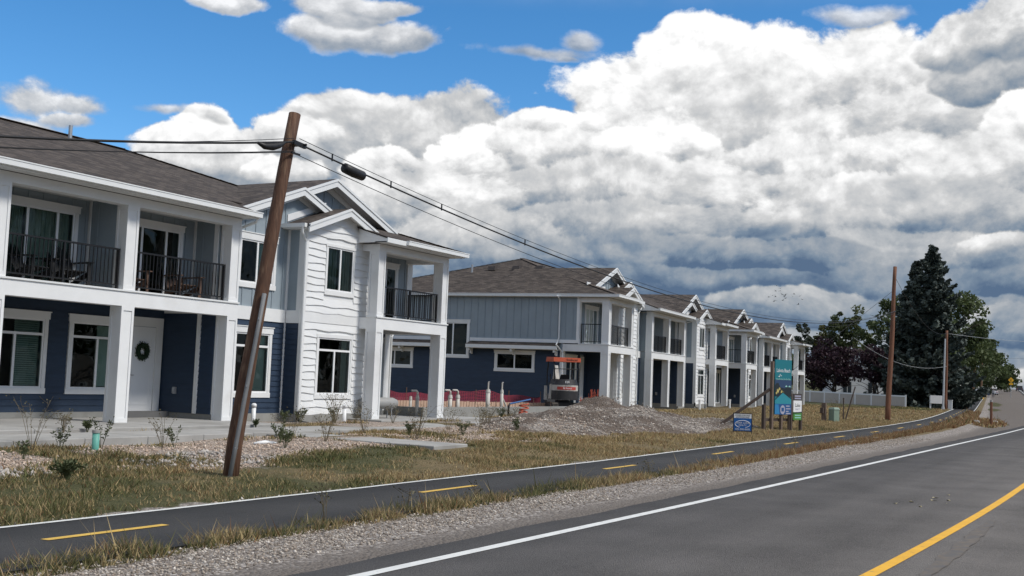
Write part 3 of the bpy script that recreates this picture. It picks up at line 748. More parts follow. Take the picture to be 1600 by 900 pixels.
def rake(b, wall, a0, z0, a1, z1, d0, d1, h=.20):
    wall.slab(b, [(a0, z0 - h), (a1, z1 - h), (a1, z1), (a0, z0)], d0, d1)

def gable(parent, k, sc, zap, hwL, hwR, m, t_f, t_b, name='gable_roof', oh=.0):
    """roof of a gable: ridge along t from t_f back to t_b; rake boards on its front"""
    def P(s, t, z): return (k * s, t, z)
    r = MB(); zl = zap - m * hwL; zr_ = zap - m * hwR
    slope(r, [P(sc - hwL, t_f, zl), P(sc, t_f, zap), P(sc, t_b, zap), P(sc - hwL, t_b, zl)], P(sc, t_f, zap), (0, 1, 0), (k, 0, m))
    slope(r, [P(sc, t_f, zap), P(sc + hwR, t_f, zr_), P(sc + hwR, t_b, zr_), P(sc, t_b, zap)], P(sc, t_f, zap), (0, 1, 0), (-k, 0, m))
    o = r.build(name, MT['shingle'], parent)
    W = Wall(sc, t_f, (1, 0), (0, -1), k); q = MB()
    rake(q, W, -hwL, zl - .03, 0, zap - .03, .002, .045, .21); rake(q, W, 0, zap - .03, hwR, zr_ - .03, .002, .045, .21)
    rake(q, W, -hwL, zl - .005, 0, zap - .005, .006, .070, .07); rake(q, W, 0, zap - .005, hwR, zr_ - .005, .006, .070, .07)
    q.build('rake_board', MT['gutter'], o)
    return o

def building(label, loc, rz, single, near=False):
    B = thing('apartment_building', label, 'apartment building', loc, rz, 'white and blue apartment buildings in a row')
    Wt = MT['white']
    def bx(name, m, boxes, k=1, parent=None):
        b = MB()
        for (s0, s1, t0, t1, z0, z1) in boxes:
            a, c = (s0, s1) if k == 1 else (-s1, -s0); b.box(a, c, t0, t1, z0, z1)
        return split(b, name, m, parent or B)
    # --- shells of the walls
    def shell(wall, a0, a1, z0, z1, holes, th=.25, m='grey'):
        sh = MB(); zs = sorted({z0, z1} | {h for q in holes for h in q[2:] if z0 < h < z1})
        for c0, c1 in zip(zs, zs[1:]):
            for s0, s1 in cut(a0, a1, c0, c1, holes): wall.box(sh, s0, s1, c0, c1, -th, -.001)
        sh.build('wall', MT[m], B)
    def op(*w): return [(q[0] - .005, q[1] + .005, q[2] - .005, q[3] + .005) for q in w]
    shell(Wall(0, 2.2, (1, 0), (0, -1)), -3.3, 3.3, .14, ZB + .3, op((-2.10, -.50, .70, 2.33), (.31, 1.80, .70, 2.33)))
    shell(Wall(0, 1.3, (1, 0), (0, -1)), -3.3, 3.3, ZD, ZE - .1, op((-2.75, -.60, ZD + .02, ZU - .22), (.62, 2.77, ZD + .02, ZU - .22)))
    for k in (1, -1):
        shell(Wall(3.30, 2.2, (0, -1), (-1, 0), k), 0, 1.8, .14, ZB + .35, []); shell(Wall(3.30, 1.3, (0, -1), (-1, 0), k), 0, .9, ZD, ZE - .12, [])
        shell(Wall(0, .70, (1, 0), (0, -1), k), 3.55, 6.40, .14, ZE + .2, op((4.40, 5.76, .70, 2.33), (4.40, 5.76, 3.68, 4.86)))
        shell(Wall(7.99, .08, (1, 0), (0, -1), k), -1.59, 1.59, .14, ZE, op((-.84, .70, .70, 2.33), (-.63, .63, 3.70, 4.98)), .25, 'white')
        shell(Wall(6.40, .70, (0, -1), (-1, 0), k), 0, .369, .14, ZE, [], .24); shell(Wall(9.58, 1.7, (0, -1), (1, 0), k), 0, 1.369, .14, ZE - .1, [], .24)
        shell(Wall(0, 1.7, (1, 0), (0, -1), k), 9.58, S_END - .18, .14, ZB + .3, op((11.12, 12.5, .18, 2.36)))
        shell(Wall(0, .92, (1, 0), (0, -1), k), 9.58, S_END - .18, ZD, ZE - .1, op((10.35, 12.1, ZD + .02, ZU - .22)), .18)
        shell(Wall(S_END, 0, (0, 1), (1, 0), k), 1.7, T_BACK, .14, ZB + .5, op((6.72, 8.18, 2.33, 3.94), (3.21, 5.11, 1.74, 2.50), (9.81, 11.71, 1.74, 2.50)), .18)
        shell(Wall(S_END, 0, (0, 1), (1, 0), k), .92, T_BACK, ZB + .5, ZE - .1, op((6.72, 8.18, 2.33, 3.94)), .18)
    sh = MB(); sh.box(-S_END + .2, S_END - .2, T_BACK - .2, T_BACK - .01, .14, ZE - .1)
    sh.build('wall', MT['grey'], B)
    # foundation
    fb = []
    for (s0, s1, t0, t1) in ((-3.3, 3.3, 2.16, 2.5), (3.3, 3.6, .36, 2.2), (3.6, 6.36, .66, 1.1), (6.36, 9.62, .04, 1.1), (9.62, 13.02, 1.66, 1.9), (12.78, 13.04, 1.9, T_BACK + .02)):
        if s0 == -3.3: fb.append((s0, s1, t0, t1, -.4, .139))
        else: fb += [(s0, s1, t0, t1, -.4, .139), (-s1, -s0, t0, t1, -.4, .139)]
    bx('foundation', MT['foundation'], fb)
    # --- middle porch: D
    for s in (-3.49, 0, 3.49):
        column(B, s, .19, .38, 0, ZB, Wt); column(B, s, .19, .36, ZD + .0, ZU, Wt)
    bx('beam', Wt, [(-3.68, 3.68, 0.003, .36, ZB, ZL), (-3.66, 3.66, .015, .345, ZU, ZE - .16)])
    bx('ledge', MT['gutter'], [(-3.70, 3.70, -.03, .37, ZL, ZD)])
    bx('deck', MT['deck'], [(-3.30, 3.30, .371, 1.3, ZD - .12, ZD - .004)])
    bx('ceiling', MT['soffit'], [(-3.30, 3.30, .361, 2.2, ZB + .20, ZB + .24), (-3.66, 3.66, .346, 1.3, ZU + .13, ZU + .16)])
    bx('soffit', MT['soffit'], [(-4.15, 3.80, -.44, .014, ZE - .145, ZE - .12)])
    DW = Wall(0, 2.2, (1, 0), (0, -1)); UW = Wall(0, 1.3, (1, 0), (0, -1))
    wl = [(-2.10, -.50, .70, 2.33), (.31, 1.80, .70, 2.33)]
    door = (2.10, 3.02, .15, 2.34)
    holes = [(w[0] - .12, w[1] + .12, w[2] - .13, w[3] + .18) for w in wl] + [(1.97, 3.24, .0, 2.55)]
    lap_siding(DW, B, -3.3, 3.3, .14, ZB + .2, holes, MT['navy'], single)
    window(DW, B, *wl[0], transom=.36, dress='blind_half'); window(DW, B, *wl[1], transom=.36, mull=.53, dress='shade')
    d = MB(); DW.box(d, 1.97, 2.10, .14, 2.34, 0, .04); DW.box(d, 3.02, 3.24, .14, 2.34, 0, .04); DW.box(d, 1.97, 3.24, 2.34, 2.58, 0, .042)
    dj = d.build('door_frame', Wt, B)
    d = MB(); DW.box(d, door[0] + .01, door[1] - .01, door[2], door[3] - .012, -.03, .012)
    for (q0, q1) in ((door[2] + .16, 1.18), (1.36, door[3] - .14)):
        DW.box(d, door[0] + .13, door[0] + .15, q0, q1, .012, .020); DW.box(d, door[1] - .15, door[1] - .13, q0, q1, .012, .020)
        DW.box(d, door[0] + .15, door[1] - .15, q0, q0 + .02, .012, .020); DW.box(d, door[0] + .15, door[1] - .15, q1 - .02, q1, .012, .020)
    dl = d.build('door', MT['vinyl'], B)
    h = MB(); h.tube([DW.p(2.20, 1.07, .012), DW.p(2.20, 1.07, .05)], .012, 6); h.tube([DW.p(2.19, 1.07, .05), DW.p(2.31, 1.07, .055)], .011, 6); h.build('handle', MT['metal'], dl)
    if near:
        th = MB(); DW.box(th, 1.9, 3.28, 0, .15, .04, .38); th.build('doorstep', MT['step'], B)
    SW = Wall(3.30, 2.2, (0, -1), (-1, 0)); SU = Wall(3.30, 1.3, (0, -1), (-1, 0))
    lap_siding(SW, B, 0, 1.8, .14, ZB + .2, [], MT['navy'], single)
    c = MB(); SW.box(c, 1.22, 1.34, .14, ZB + .2, .0, .055); SW.box(c, 0, 1.8, ZB + .05, ZB + .199, .0, .05); split(c, 'corner_board', Wt, B)
    ob = MB(); SW.box(ob, .50, .62, .62, .80, .03, .06); SW.box(ob, .515, .605, .635, .785, .06, .095); ob.build('outlet_box', MT['metal'], B)
    W2 = Wall(-3.30, 2.2, (0, -1), (1, 0)); lap_siding(W2, B, 0, 1.8, .14, ZB + .2, [], MT['navy'], False)
    # dividing wall of the two balconies, with grey panelling
    bx('divider', MT['grey'], [(-.16, .16, .385, 1.3, ZD, ZU + .13)])
    for s in (-.16, 3.30):
        Wd = Wall(s, 1.3, (0, -1), (-1, 0)); q = MB(); Wd.box(q, 0.002, .07, ZD, ZU + .13, .001, .03)
        if s > 0: Wd.box(q, .72, .86, ZD, ZU + .13, .001, .03)
        split(q, 'corner_board', Wt, B); battens(Wd, B, .1, .7, ZD, ZU + .12, [], MT['grey'], False, .4)
    # balcony doors
    for s0 in (-2.75, .62):
        window(UW, B, s0, s0 + 2.15, ZD + .02, ZU - .22, mull=(.40, .78), trim=.10, head=.14, sill=.02, dress='curtain' if s0 < 0 else 'none')
    battens(UW, B, -3.3, 3.3, ZD, ZU + .12, [(-2.87, -.48, ZD, ZU - .05), (.50, 2.89, ZD, ZU - .05)], MT['grey'], single)
    for k in (-1, 1):
        a0, a1 = (.19, 3.30) if k == 1 else (-3.30, -.19); railing(Wall(0, .19, (1, 0), (0, -1)), B, a0, a1, ZD)
    # --- the two mirrored wings
    for k in (1, -1):
        E_ = Wall(0, .70, (1, 0), (0, -1), k); F_ = Wall(7.99, .08, (1, 0), (0, -1), k); FS = Wall(6.40, .70, (0, -1), (-1, 0), k); FR = Wall(9.58, 1.7, (0, -1), (1, 0), k)
        sg = single and k == 1
        # recessed section E
        ew = (4.40, 5.76, .70, 2.33); eu = (4.40, 5.76, 3.68, 4.86)
        lap_siding(E_, B, 3.56, 6.38, .14, ZB, [(ew[0] - .12, ew[1] + .12, ew[2] - .13, ew[3] + .18)], MT['navy'], sg)
        lap_siding(FS, B, .0, .60, .14, ZB, [], MT['navy'], sg)
        window(E_, B, *ew, transom=.36, dress='shade'); window(E_, B, *eu, dress='shade', head=.18)
        battens(E_, B, 3.56, 6.34, ZL + .02, 8, [(eu[0] - .12, eu[1] + .12, eu[2] - .13, eu[3] + .2)], MT['grey'], sg, top=lambda a: 6.56 - .10 - .37 * abs(a - 6.58) - .25 if a < 8 else 5.4)
        c = MB(); E_.box(c, 3.56, 6.34, ZB, ZL + .02, 0, .05); FS.box(c, .06, .57, ZB, ZL + .02, 0, .05); split(c, 'band_board', Wt, B)
        c = MB(); FS.box(c, -.0, .055, .14, ZB, 0.001, .045); FS.box(c, -.0, .055, ZL + .02, ZE, 0.001, .045); E_.box(c, 6.34, 6.395, .14, ZE, 0.001, .04); split(c, 'corner_board', Wt, B)
        # gable wall above E
        g = MB(); E_.slab(g, [(3.9, ZE - .2), (8.3, ZE - .2), (8.3, 6.55 - .37 * 1.72), (6.58, 6.55), (3.9, 6.55 - .37 * 2.68)], -.12, -.002); g.build('gable_wall', MT['grey'], B)
        c = MB(); 
        for (x0, x1) in ((4.05, 6.58), (6.58, 8.05)):
            z0_, z1_ = 6.52 - .37 * abs(x0 - 6.58), 6.52 - .37 * abs(x1 - 6.58); E_.slab(c, [(x0, z0_ - .21), (x1, z1_ - .21), (x1, z1_), (x0, z0_)], .001, .035)
        # white flashing board where the bay roof meets this wall
        E_.slab(c, [(6.25, 5.56), (7.95, 6.20), (7.95, 6.36), (6.25, 5.76)], .002, .03)
        split(c, 'frieze', Wt, B)
        gable(B, k, 6.58, 6.59, 2.55, 1.5, .37, .42, 4.5)
        c = MB(); Wf = Wall(6.58, .42, (1, 0), (0, -1), k)
        Wf.slab(c, [(-2.5, 6.60 - .37 * 2.5 - .09), (0, 6.51), (1.45, 6.51 - .37 * 1.45), (1.45, 6.45 - .37 * 1.45), (0, 6.45), (-2.5, 6.45 - .37 * 2.5)], -.33, -.01); c.build('soffit', MT['soffit'], B)
        # big gable behind
        G_ = Wall(0, 1.05, (1, 0), (0, -1), k)
        g = MB(); G_.slab(g, [(5.0, 5.5), (11.8, 5.5), (11.8, 7.10 - .372 * 3.38), (8.36, 7.10), (5.0, 7.10 - .372 * 3.42)], -.12, -.002); g.build('gable_wall', MT['grey'], B)
        battens(G_, B, 6.6, 11.6, 5.5, 8, [], MT['grey'], sg, top=lambda a: 7.03 - .372 * abs(a - 8.36) - .25, off=.1)
        c = MB()
        for (x0, x1) in ((5.1, 8.36), (8.36, 11.75)):
            z0_, z1_ = 7.05 - .372 * abs(x0 - 8.36), 7.05 - .372 * abs(x1 - 8.36); G_.slab(c, [(x0, z0_ - .22), (x1, z1_ - .22), (x1, z1_), (x0, z0_)], .001, .035)
        G_.box(c, 8.9, 11.7, 5.98, 6.12, .001, .03)
        split(c, 'frieze', Wt, B)
        gable(B, k, 8.36, 7.15, 3.5, 3.62, .372, .64, 6.2)
        c = MB(); Wf = Wall(8.36, .64, (1, 0), (0, -1), k)
        Wf.slab(c, [(-3.4, 7.06 - .372 * 3.4), (0, 7.06), (3.5, 7.06 - .372 * 3.5), (3.5, 7.00 - .372 * 3.5), (0, 7.00), (-3.4, 7.00 - .372 * 3.4)], -.35, -.01); c.build('soffit', MT['soffit'], B)
        # bay F
        fw = (-.84, .70, .70, 2.33); fu = (-.63, .63, 3.70, 4.98)
        hf = [(fw[0] - .1, fw[1] + .1, fw[2] - .13, fw[3] + .14)]; hu = [(fu[0] - .08, fu[1] + .08, fu[2] - .13, fu[3] + .08)]
        gl = MB(); F_.slab(gl, [(-1.59, ZE - .02), (1.59, ZE - .02), (1.59, 6.10 - .37 * 1.58), (.01, 6.10), (-1.59, 6.10 - .37 * 1.60)], -.10, -.002); gl.build('gable_wall', Wt, B)
        rg = lambda z: (.01 - (6.08 - z) / .37, .01 + (6.08 - z) / .37)
        shake_siding(F_, B, -1.52, 1.52, .14, 2.74, hf, Wt, sg, .2, None, 3)
        shake_siding(F_, B, -1.52, 1.52, 3.04, 5.84, hu, Wt, sg, .2, rg, 5)
        c = MB(); F_.box(c, -1.52, 1.52, 2.74, 3.04, 0, .03); split(c, 'band_board', Wt, B)
        window(F_, B, *fw, transom=.36, dress='drape', head=.10, trim=.08); window(F_, B, *fu, dress='curtain', head=.08, trim=.06)
        c = MB(); F_.box(c, -1.62, -1.52, .14, ZE, -.10, .045); F_.box(c, 1.52, 1.61, .14, ZE, -.10, .04); split(c, 'corner_board', Wt, B)
        gable(B, k, 8.0, 6.16, 1.88, 1.88, .37, -.20, 1.2)
        c = MB(); Wf = Wall(8.0, -.20, (1, 0), (0, -1), k)
        Wf.slab(c, [(-1.8, 6.09 - .37 * 1.8), (0, 6.09), (1.8, 6.09 - .37 * 1.8), (1.8, 6.03 - .37 * 1.8), (0, 6.03), (-1.8, 6.03 - .37 * 1.8)], -.39, -.01); c.build('soffit', MT['soffit'], B)
        c = MB(); Wg = Wall(6.12, .9, (0, -1), (-1, 0), k); Wg.box(c, 0, 1.05, 5.36, 5.47, .0, .11); Wg.box(c, 0, 1.03, 5.33, 5.36, -.40, .02); c.build('gutter', MT['gutter'], B)
        # downspouts
        dsp = MB(); X = lambda s: k * s
        dsp.tube([(X(6.02), -.08, 5.38), (X(6.05), -.05, 5.22), (X(6.30), .0, 4.98), (X(6.32), .0, .22)], .036, 6)
        dsp.build('downspout', MT['gutter'], B)
        if k == 1:
            el = MB(); el.tube([(6.32, .0, .22), (6.32, .0, .02), (6.35, -.10, -.08), (6.47, -.28, -.11)], .05, 7); el.build('downspout_elbow', MT['black'], B)
        dsp = MB()
        if k == 1: dsp.tube([(X(3.73), -.45, 5.30), (X(3.76), -.40, 5.17), (X(3.78), .30, 4.98), (X(3.78), .60, 4.90), (X(3.78), .63, ZL + .1)], .036, 6); dsp.build('downspout', MT['gutter'], B)
        # corner porch G
        cs_ = lambda s: k * s
        for s in (9.21, 12.81):
            column(B, cs_(s), -.40, .38, 0, ZB, Wt); column(B, cs_(s), -.40, .36, ZD, ZU, Wt)
        bx('beam', Wt, [(9.02, 13.0, -.587, -.23, ZB, ZL), (9.04, 12.98, -.575, -.245, ZU, ZE - .16), (12.643, 13.0, -.229, 1.7, ZB, ZL), (12.655, 12.98, -.244, .92, ZU, ZE - .16), (9.02, 9.38, -.229, .07, ZB, ZL), (9.04, 9.36, -.244, .07, ZU, ZE - .16)], k)
        bx('ledge', MT['gutter'], [(9.0, 13.03, -.62, -.22, ZL, ZD), (12.63, 13.03, -.219, .92, ZL, ZD)], k)
        bx('deck', MT['deck'], [(9.38, 12.64, -.229, .92, ZD - .12, ZD - .004)], k)
        bx('ceiling', MT['soffit'], [(9.38, 12.64, -.229, 1.7, ZB + .2, ZB + .24), (9.36, 12.65, -.244, .92, ZU + .13, ZU + .16)], k)
        bx('soffit', MT['soffit'], [(8.78, 13.19, -1.03, -.576, ZE - .145, ZE - .12), (12.99, 13.19, -.575, T_BACK + .43, ZE - .145, ZE - .12)], k)
        GB = Wall(0, 1.7, (1, 0), (0, -1), k); GU = Wall(0, .92, (1, 0), (0, -1), k)
        lap_siding(GB, B, 9.60, 12.82, .14, ZB + .2, [(11.0, 12.9, .0, 2.6), (9.95, 10.55, .0, 2.6)], MT['navy'], False)
        window(GB, B, 11.12, 12.5, .18, 2.36, mull=.5, sill=.02, dress='none')
        c = MB(); GB.box(c, 10.0, 10.5, .14, 2.5, 0, .05); GB.box(c, 10.09, 10.41, .3, 2.35, .05, .062); c.build('panel', Wt, B)
        lap_siding(FR, B, 0, 1.27, .14, ZB + .2, [], MT['navy'], False); shake_siding(FR, B, 1.50, 1.62, .14, ZE - .1, [], Wt, False, .2, None, 8); c = MB(); FR.box(c, 1.27, 1.50, .14, ZB + .2, 0, .05); split(c, 'corner_board', Wt, B)
        ob = MB(); FR.box(ob, .75, .87, .62, .80, .03, .06); FR.box(ob, .765, .855, .635, .785, .06, .09); ob.build('outlet_box', MT['metal'], B)
        FU = Wall(9.58, .92, (0, -1), (1, 0), k); c = MB(); FU.box(c, .0, .48, ZD, ZU + .12, 0, .02); c.build('panel', MT['grey'], B); c = MB(); FU.box(c, .49, .72, ZD, ZU + .12, .021, .05); split(c, 'corner_board', Wt, B)
        window(GU, B, 10.35, 12.1, ZD + .02, ZU - .22, mull=(.34, .68), sill=.02, head=.14, dress='none')
        battens(GU, B, 9.60, 12.7, ZD, ZU + .12, [(10.2, 12.25, ZD, ZU - .05)], MT['grey'], False)
        railing(Wall(0, -.40, (1, 0), (0, -1), k), B, 9.40, 12.62, ZD); railing(Wall(12.81, .92, (0, -1), (1, 0), k), B, 0.06, 1.13, ZD)
        # end wall
        EW = Wall(S_END, 0, (0, 1), (1, 0), k); se_ = single and k == 1
        hw = [(6.58, 8.32, 2.18, 4.12)]; lw = [(3.08, 5.24, 1.60, 2.66), (9.68, 11.84, 1.60, 2.66)]
        lap_siding(EW, B, 1.80, T_BACK, .14, 2.70, hw + lw, MT['navy'], (near is False) and k == -1)
        battens(EW, B, 1.02, T_BACK, 3.24, ZE - .13, hw, MT['grey'], (near is False) and k == -1, .385)
        c = MB(); EW.box(c, .92, 1.02, 3.07, ZE - .13, -.16, .045); EW.box(c, 1.70, 1.80, .14, 2.70, -.16, .045); split(c, 'corner_board', Wt, B)
        c = MB()
        for q0, q1 in ((1.02, 6.58), (8.32, T_BACK)): EW.box(c, q0, q1, 3.06, 3.22, .0, .05)
        split(c, 'band_board', Wt, B)
        for q0, q1 in ((1.80, 6.56), (8.34, T_BACK)):
            r = MB(); p = EW.p
            slope(r, [p(q0, 2.90, .55), p(q1, 2.90, .55), p(q1, 3.06, .0), p(q0, 3.06, .0)], p(q0, 2.9, .55), (0, 1, 0), (-k, 0, .3)); ro = r.build('shed_roof', MT['shingle'], B)
            c = MB(); EW.box(c, q0, q1, 2.72, 2.885, .50, .56); EW.box(c, q0, q1, 2.70, 2.72, .0, .50); c.build('fascia', MT['gutter'], ro)
            n = 3 if q0 < 3 else 4
            for i in range(n):
                a = q0 + .12 + (q1 - q0 - .3) * i / (n - 1); c = MB()
                EW.slab(c, [(a, 2.42), (a + .1, 2.42), (a + .1, 2.70), (a, 2.70)], .04, .10); EW.box(c, a, a + .1, 2.58, 2.699, .10, .46); EW.slab(c, [(a + .01, 2.46), (a + .09, 2.46), (a + .09, 2.60), (a + .01, 2.60)], .10, .22)
                c.build('bracket', Wt, B)
        window(EW, B, 6.72, 8.18, 2.33, 3.94, mull=.55, dress='none', head=.14); 
        for q in lw: window(EW, B, q[0] + .13, q[1] - .13, 1.74, 2.50, mull=.5, dress='none', head=.13)
        dsp = MB(); dsp.tube([p_ for p_ in (EW.p(1.88, 5.30, .44), EW.p(1.88, 5.12, .10), EW.p(1.88, 3.30, .07), EW.p(1.92, 3.12, .12), EW.p(1.80, 2.95, .62), EW.p(1.66, 2.60, .10), EW.p(1.66, .1, .08))], .04, 6); dsp.build('downspout', MT['gutter'], B)
        # eaves and gutters
        c = MB(); gW = Wall(0, -1.04, (1, 0), (0, -1), k)
        gW.box(c, 9.75, 13.31, ZE - .13, ZE, .0, .11); gW.box(c, 9.75, 13.20, ZE - .155, ZE - .03, -.03, -.001); gW.box(c, 9.75, 13.32, ZE - .02, ZE + .006, .108, .122)
        eW = Wall(13.20, 0, (0, 1), (1, 0), k); eW.box(c, -1.04, T_BACK + .45, ZE - .13, ZE, .001, .11); eW.box(c, -1.04, T_BACK + .45, ZE - .155, ZE - .03, -.03, -.001); eW.box(c, -1.03, T_BACK + .45, ZE - .02, ZE + .006, .108, .122)
        c.build('gutter', MT['gutter'], B)
    c = MB(); mW = Wall(0, -.45, (1, 0), (0, -1)); mW.box(c, -4.15, 3.80, ZE - .13, ZE, .0, .11); mW.box(c, -4.15, 3.80, ZE - .155, ZE - .03, -.03, -.001); mW.box(c, -4.16, 3.81, ZE - .02, ZE + .006, .108, .122); c.build('gutter', MT['gutter'], B)
    # --- main hipped roof
    r = MB(); tR = (T_BACK + .45 - .45) / 2; zR = ZE + M_ * (tR + .45); sR = 13.20 - (tR + .45)
    pr = lambda s, t, z: (s, t, z)
    zf = lambda t: ZE + M_ * (t + .45)
    t2 = .75
    slope(r, [(-4.18, -.45, ZE), (3.85, -.45, ZE), (3.85, t2, zf(t2)), (-4.18, t2, zf(t2))], (0, -.45, ZE), (1, 0, 0), (0, 1, M_))
    q = 13.20 - (t2 + .45)
    slope(r, [(-q, t2, zf(t2)), (q, t2, zf(t2)), (sR, tR, zR), (-sR, tR, zR)], (0, -.45, ZE), (1, 0, 0), (0, 1, M_))
    slope(r, [(13.20, T_BACK + .45, ZE), (-13.20, T_BACK + .45, ZE), (-sR, tR, zR), (sR, tR, zR)], (0, T_BACK + .45, ZE), (-1, 0, 0), (0, -1, M_))
    for k in (1, -1):
        slope(r, [(k * 13.20, -1.04, ZE), (k * 13.20, T_BACK + .45, ZE), (k * sR, tR, zR), (k * 8.75, 4.0, zf(4.0))], (k * 13.20, 0, ZE), (0, 1, 0), (-k, 0, M_))
        slope(r, [(k * 8.75, -1.04, ZE), (k * 13.20, -1.04, ZE), (k * 8.75, 4.0, zf(4.0))], (k * 8.75, -1.04, ZE), (1, 0, 0), (0, 1, .302))
    ro = r.build('roof', MT['shingle'], B)
    # boards closing the open ends of the eaves
    for s_ in (3.82, -4.15):
        c = MB(); We = Wall(s_, 0, (0, 1), (1 if s_ > 0 else -1, 0)); We.slab(c, [(-.44, ZE - .145), (1.05, ZE - .145), (1.05, zf(1.05) - .05), (-.44, ZE - .04)], -.03, .0); c.build('eave_end', Wt, B)
    for k in (1, -1):
        c = MB(); We = Wall(8.78, 0, (0, 1), (-1, 0), k); We.slab(c, [(-1.02, ZE - .145), (.05, ZE - .145), (.05, ZE + .302 * 1.09 - .05), (-1.02, ZE - .04)], -.03, .0); c.build('eave_end', Wt, B)
        c = MB(); gq = Wall(0, -1.04, (1, 0), (0, -1), k); gq.box(c, 8.76, 9.75, ZE - .155, ZE - .015, -.03, .012); c.build('fascia', MT['gutter'], B)
        c = MB(); gq = Wall(0, .92, (1, 0), (0, -1), k); gq.box(c, 12.74, 13.03, ZD, ZU + .12, .001, .04); c.build('corner_board', Wt, B)
        c = MB(); gq = Wall(0, 1.7, (1, 0), (0, -1), k); gq.box(c, 12.74, 13.03, .14, ZB + .19, .001, .045); c.build('corner_board', Wt, B)
    rc = MB()
    for k in (1, -1):
        for (p0, p1) in (((k * 13.20, -1.04, ZE), (k * 8.75, 4.0, zf(4.0))), ((k * 8.75, 4.0, zf(4.0)), (k * sR, tR, zR)), ((k * 13.20, T_BACK + .45, ZE), (k * sR, tR, zR))):
            p0, p1 = Vector(p0), Vector(p1); n = int((p1 - p0).length / .3)
            for i in range(n): rc.bar(p0.lerp(p1, i / n) + Vector((0, 0, .012)), p0.lerp(p1, (i + 1.1) / n) + Vector((0, 0, .02)), .26, .012)
    rc.bar((-sR, tR, zR + .012), (sR, tR, zR + .012), .28, .014)
    tag(rc.build('ridge_shingles', MT['shingle_cap'], ro), kind='stuff')
    for (s, t) in ((3.0, 6.0), (-9.0, 10.4), (-8.9, 8.56)):
        z = zf(t) if abs(s) < 6 else min(zf(t), ZE + M_ * (13.20 - abs(s)))
        v = MB(); v.tube([(s, t, z - .05), (s, t, z + .42)], .055, 8); v.build('vent_pipe', MT['metal'], B)
    for (s, t) in ((-8.42, 7.57), (-8.36, 6.18), (-8.3, 4.88)):
        z = ZE + M_ * (13.20 - abs(s)); v = MB(); v.prism([(-.22, -.08), (.22, -.02), (.22, .14), (-.16, .14)], t - .2, t + .2); 
        o = v.build('roof_vent', MT['vent'], B); o.location = (s, 0, z + .05)
    return B

MT['shingle_cap'] = mat('ridge_shingle', (.085, .067, .055), .9, .35, 6)
MT['vent'] = mat('brown_vent', (.06, .05, .045), .6)
near_b = building('nearest white and navy apartment building at the left, behind the leaning pole', (18.935, 20.548, .36), 0, True, True)
_a2, _a3 = .0988, .0957
mid_b = building('middle apartment building showing its long navy and grey end wall behind the excavator', (61.955 + .19 * math.cos(_a2), 23.684 + .19 * math.sin(_a2), .446), _a2, False)
far_b = copy_tree(mid_b, (90.965 + .19 * math.cos(_a3), 25.957 + .19 * math.sin(_a3), .375), _a3, 'farthest apartment building of the row, ending beside the plum trees')

# ------------------------------------------------------------------ things on the near building
def adirondack(name, label, loc, rz, m):
    t = thing(name, label, 'chair', loc, rz, 'adirondack chairs on the balconies')
    b = MB()
    for i in range(5): b.bar((-.24 + .12 * i, -.22 + .0, .36), (-.24 + .12 * i, .28, .24), .10, .02)
    b.build('seat', m, t)
    for i in range(5):
        b = MB(); x = -.22 + .11 * i; b.bar((x, .24, .26), (x * 1.25, .56, 1.02 - abs(i - 2) * .05), .095, .02, up=(0, 1, .4)); b.build('back_slat', m, t)
    for s in (-1, 1):
        b = MB(); b.bar((s * .33, -.28, .0), (s * .33, -.28, .56), .09, .03); b.build('leg', m, t)
        b = MB(); b.bar((s * .30, -.30, .30), (s * .30, .52, .0), .03, .12); b.build('leg', m, t)
        b = MB(); b.bar((s * .35, -.36, .575), (s * .35, .42, .575), .13, .025); b.build('armrest', m, t)
    return t
zc = .36 + 3.06
ch = adirondack('adirondack_chair', 'charcoal adirondack chair on the upper balcony beside the dividing wall', (17.95, 21.45, zc), math.radians(-8), MT['chair'])
c2 = copy_tree(ch, (17.0, 21.5, zc), math.radians(12), 'charcoal adirondack chair on the upper balcony in front of the sliding door')
c3 = adirondack('adirondack_chair', 'brown adirondack chair on the upper balcony near its right column', (21.55, 21.5, zc), math.radians(-6), MT['chair_brown'])
c4 = copy_tree(c3, (19.8, 21.5, zc), math.radians(14), 'brown adirondack chair on the upper balcony beside the middle column')
w = thing('door_wreath', 'dark green wreath hanging on the white front door', 'wreath', (21.50, 22.70, 2.05))
b = MB(); rr = random.Random(3)
for i in range(420):
    a = rr.uniform(0, 6.283); q = rr.uniform(0, 6.283); rad = .165 + .075 * math.cos(q) * rr.uniform(.3, 1.1); y = .06 * math.sin(q) * rr.uniform(.3, 1.1)
    c = Vector((rad * math.cos(a), y, rad * math.sin(a))); d = Vector((rr.uniform(-1, 1), rr.uniform(-1, .4), rr.uniform(-1, 1))).normalized() * .045; e = d.cross(Vector((rr.random(), rr.random(), rr.random()))).normalized() * .012
    b.poly([tuple(c - d - e), tuple(c + d), tuple(c - d + e)])
pts = [(.16 * math.cos(i * .3142), 0, .16 * math.sin(i * .3142)) for i in range(21)]
b.tube(pts, .06, 6); b.build('leaves', MT['wreath'], w)
b = MB(); b.bar((0, .03, .22), (0, .05, .33), .03, .006); b.build('hanger', MT['black'], w)

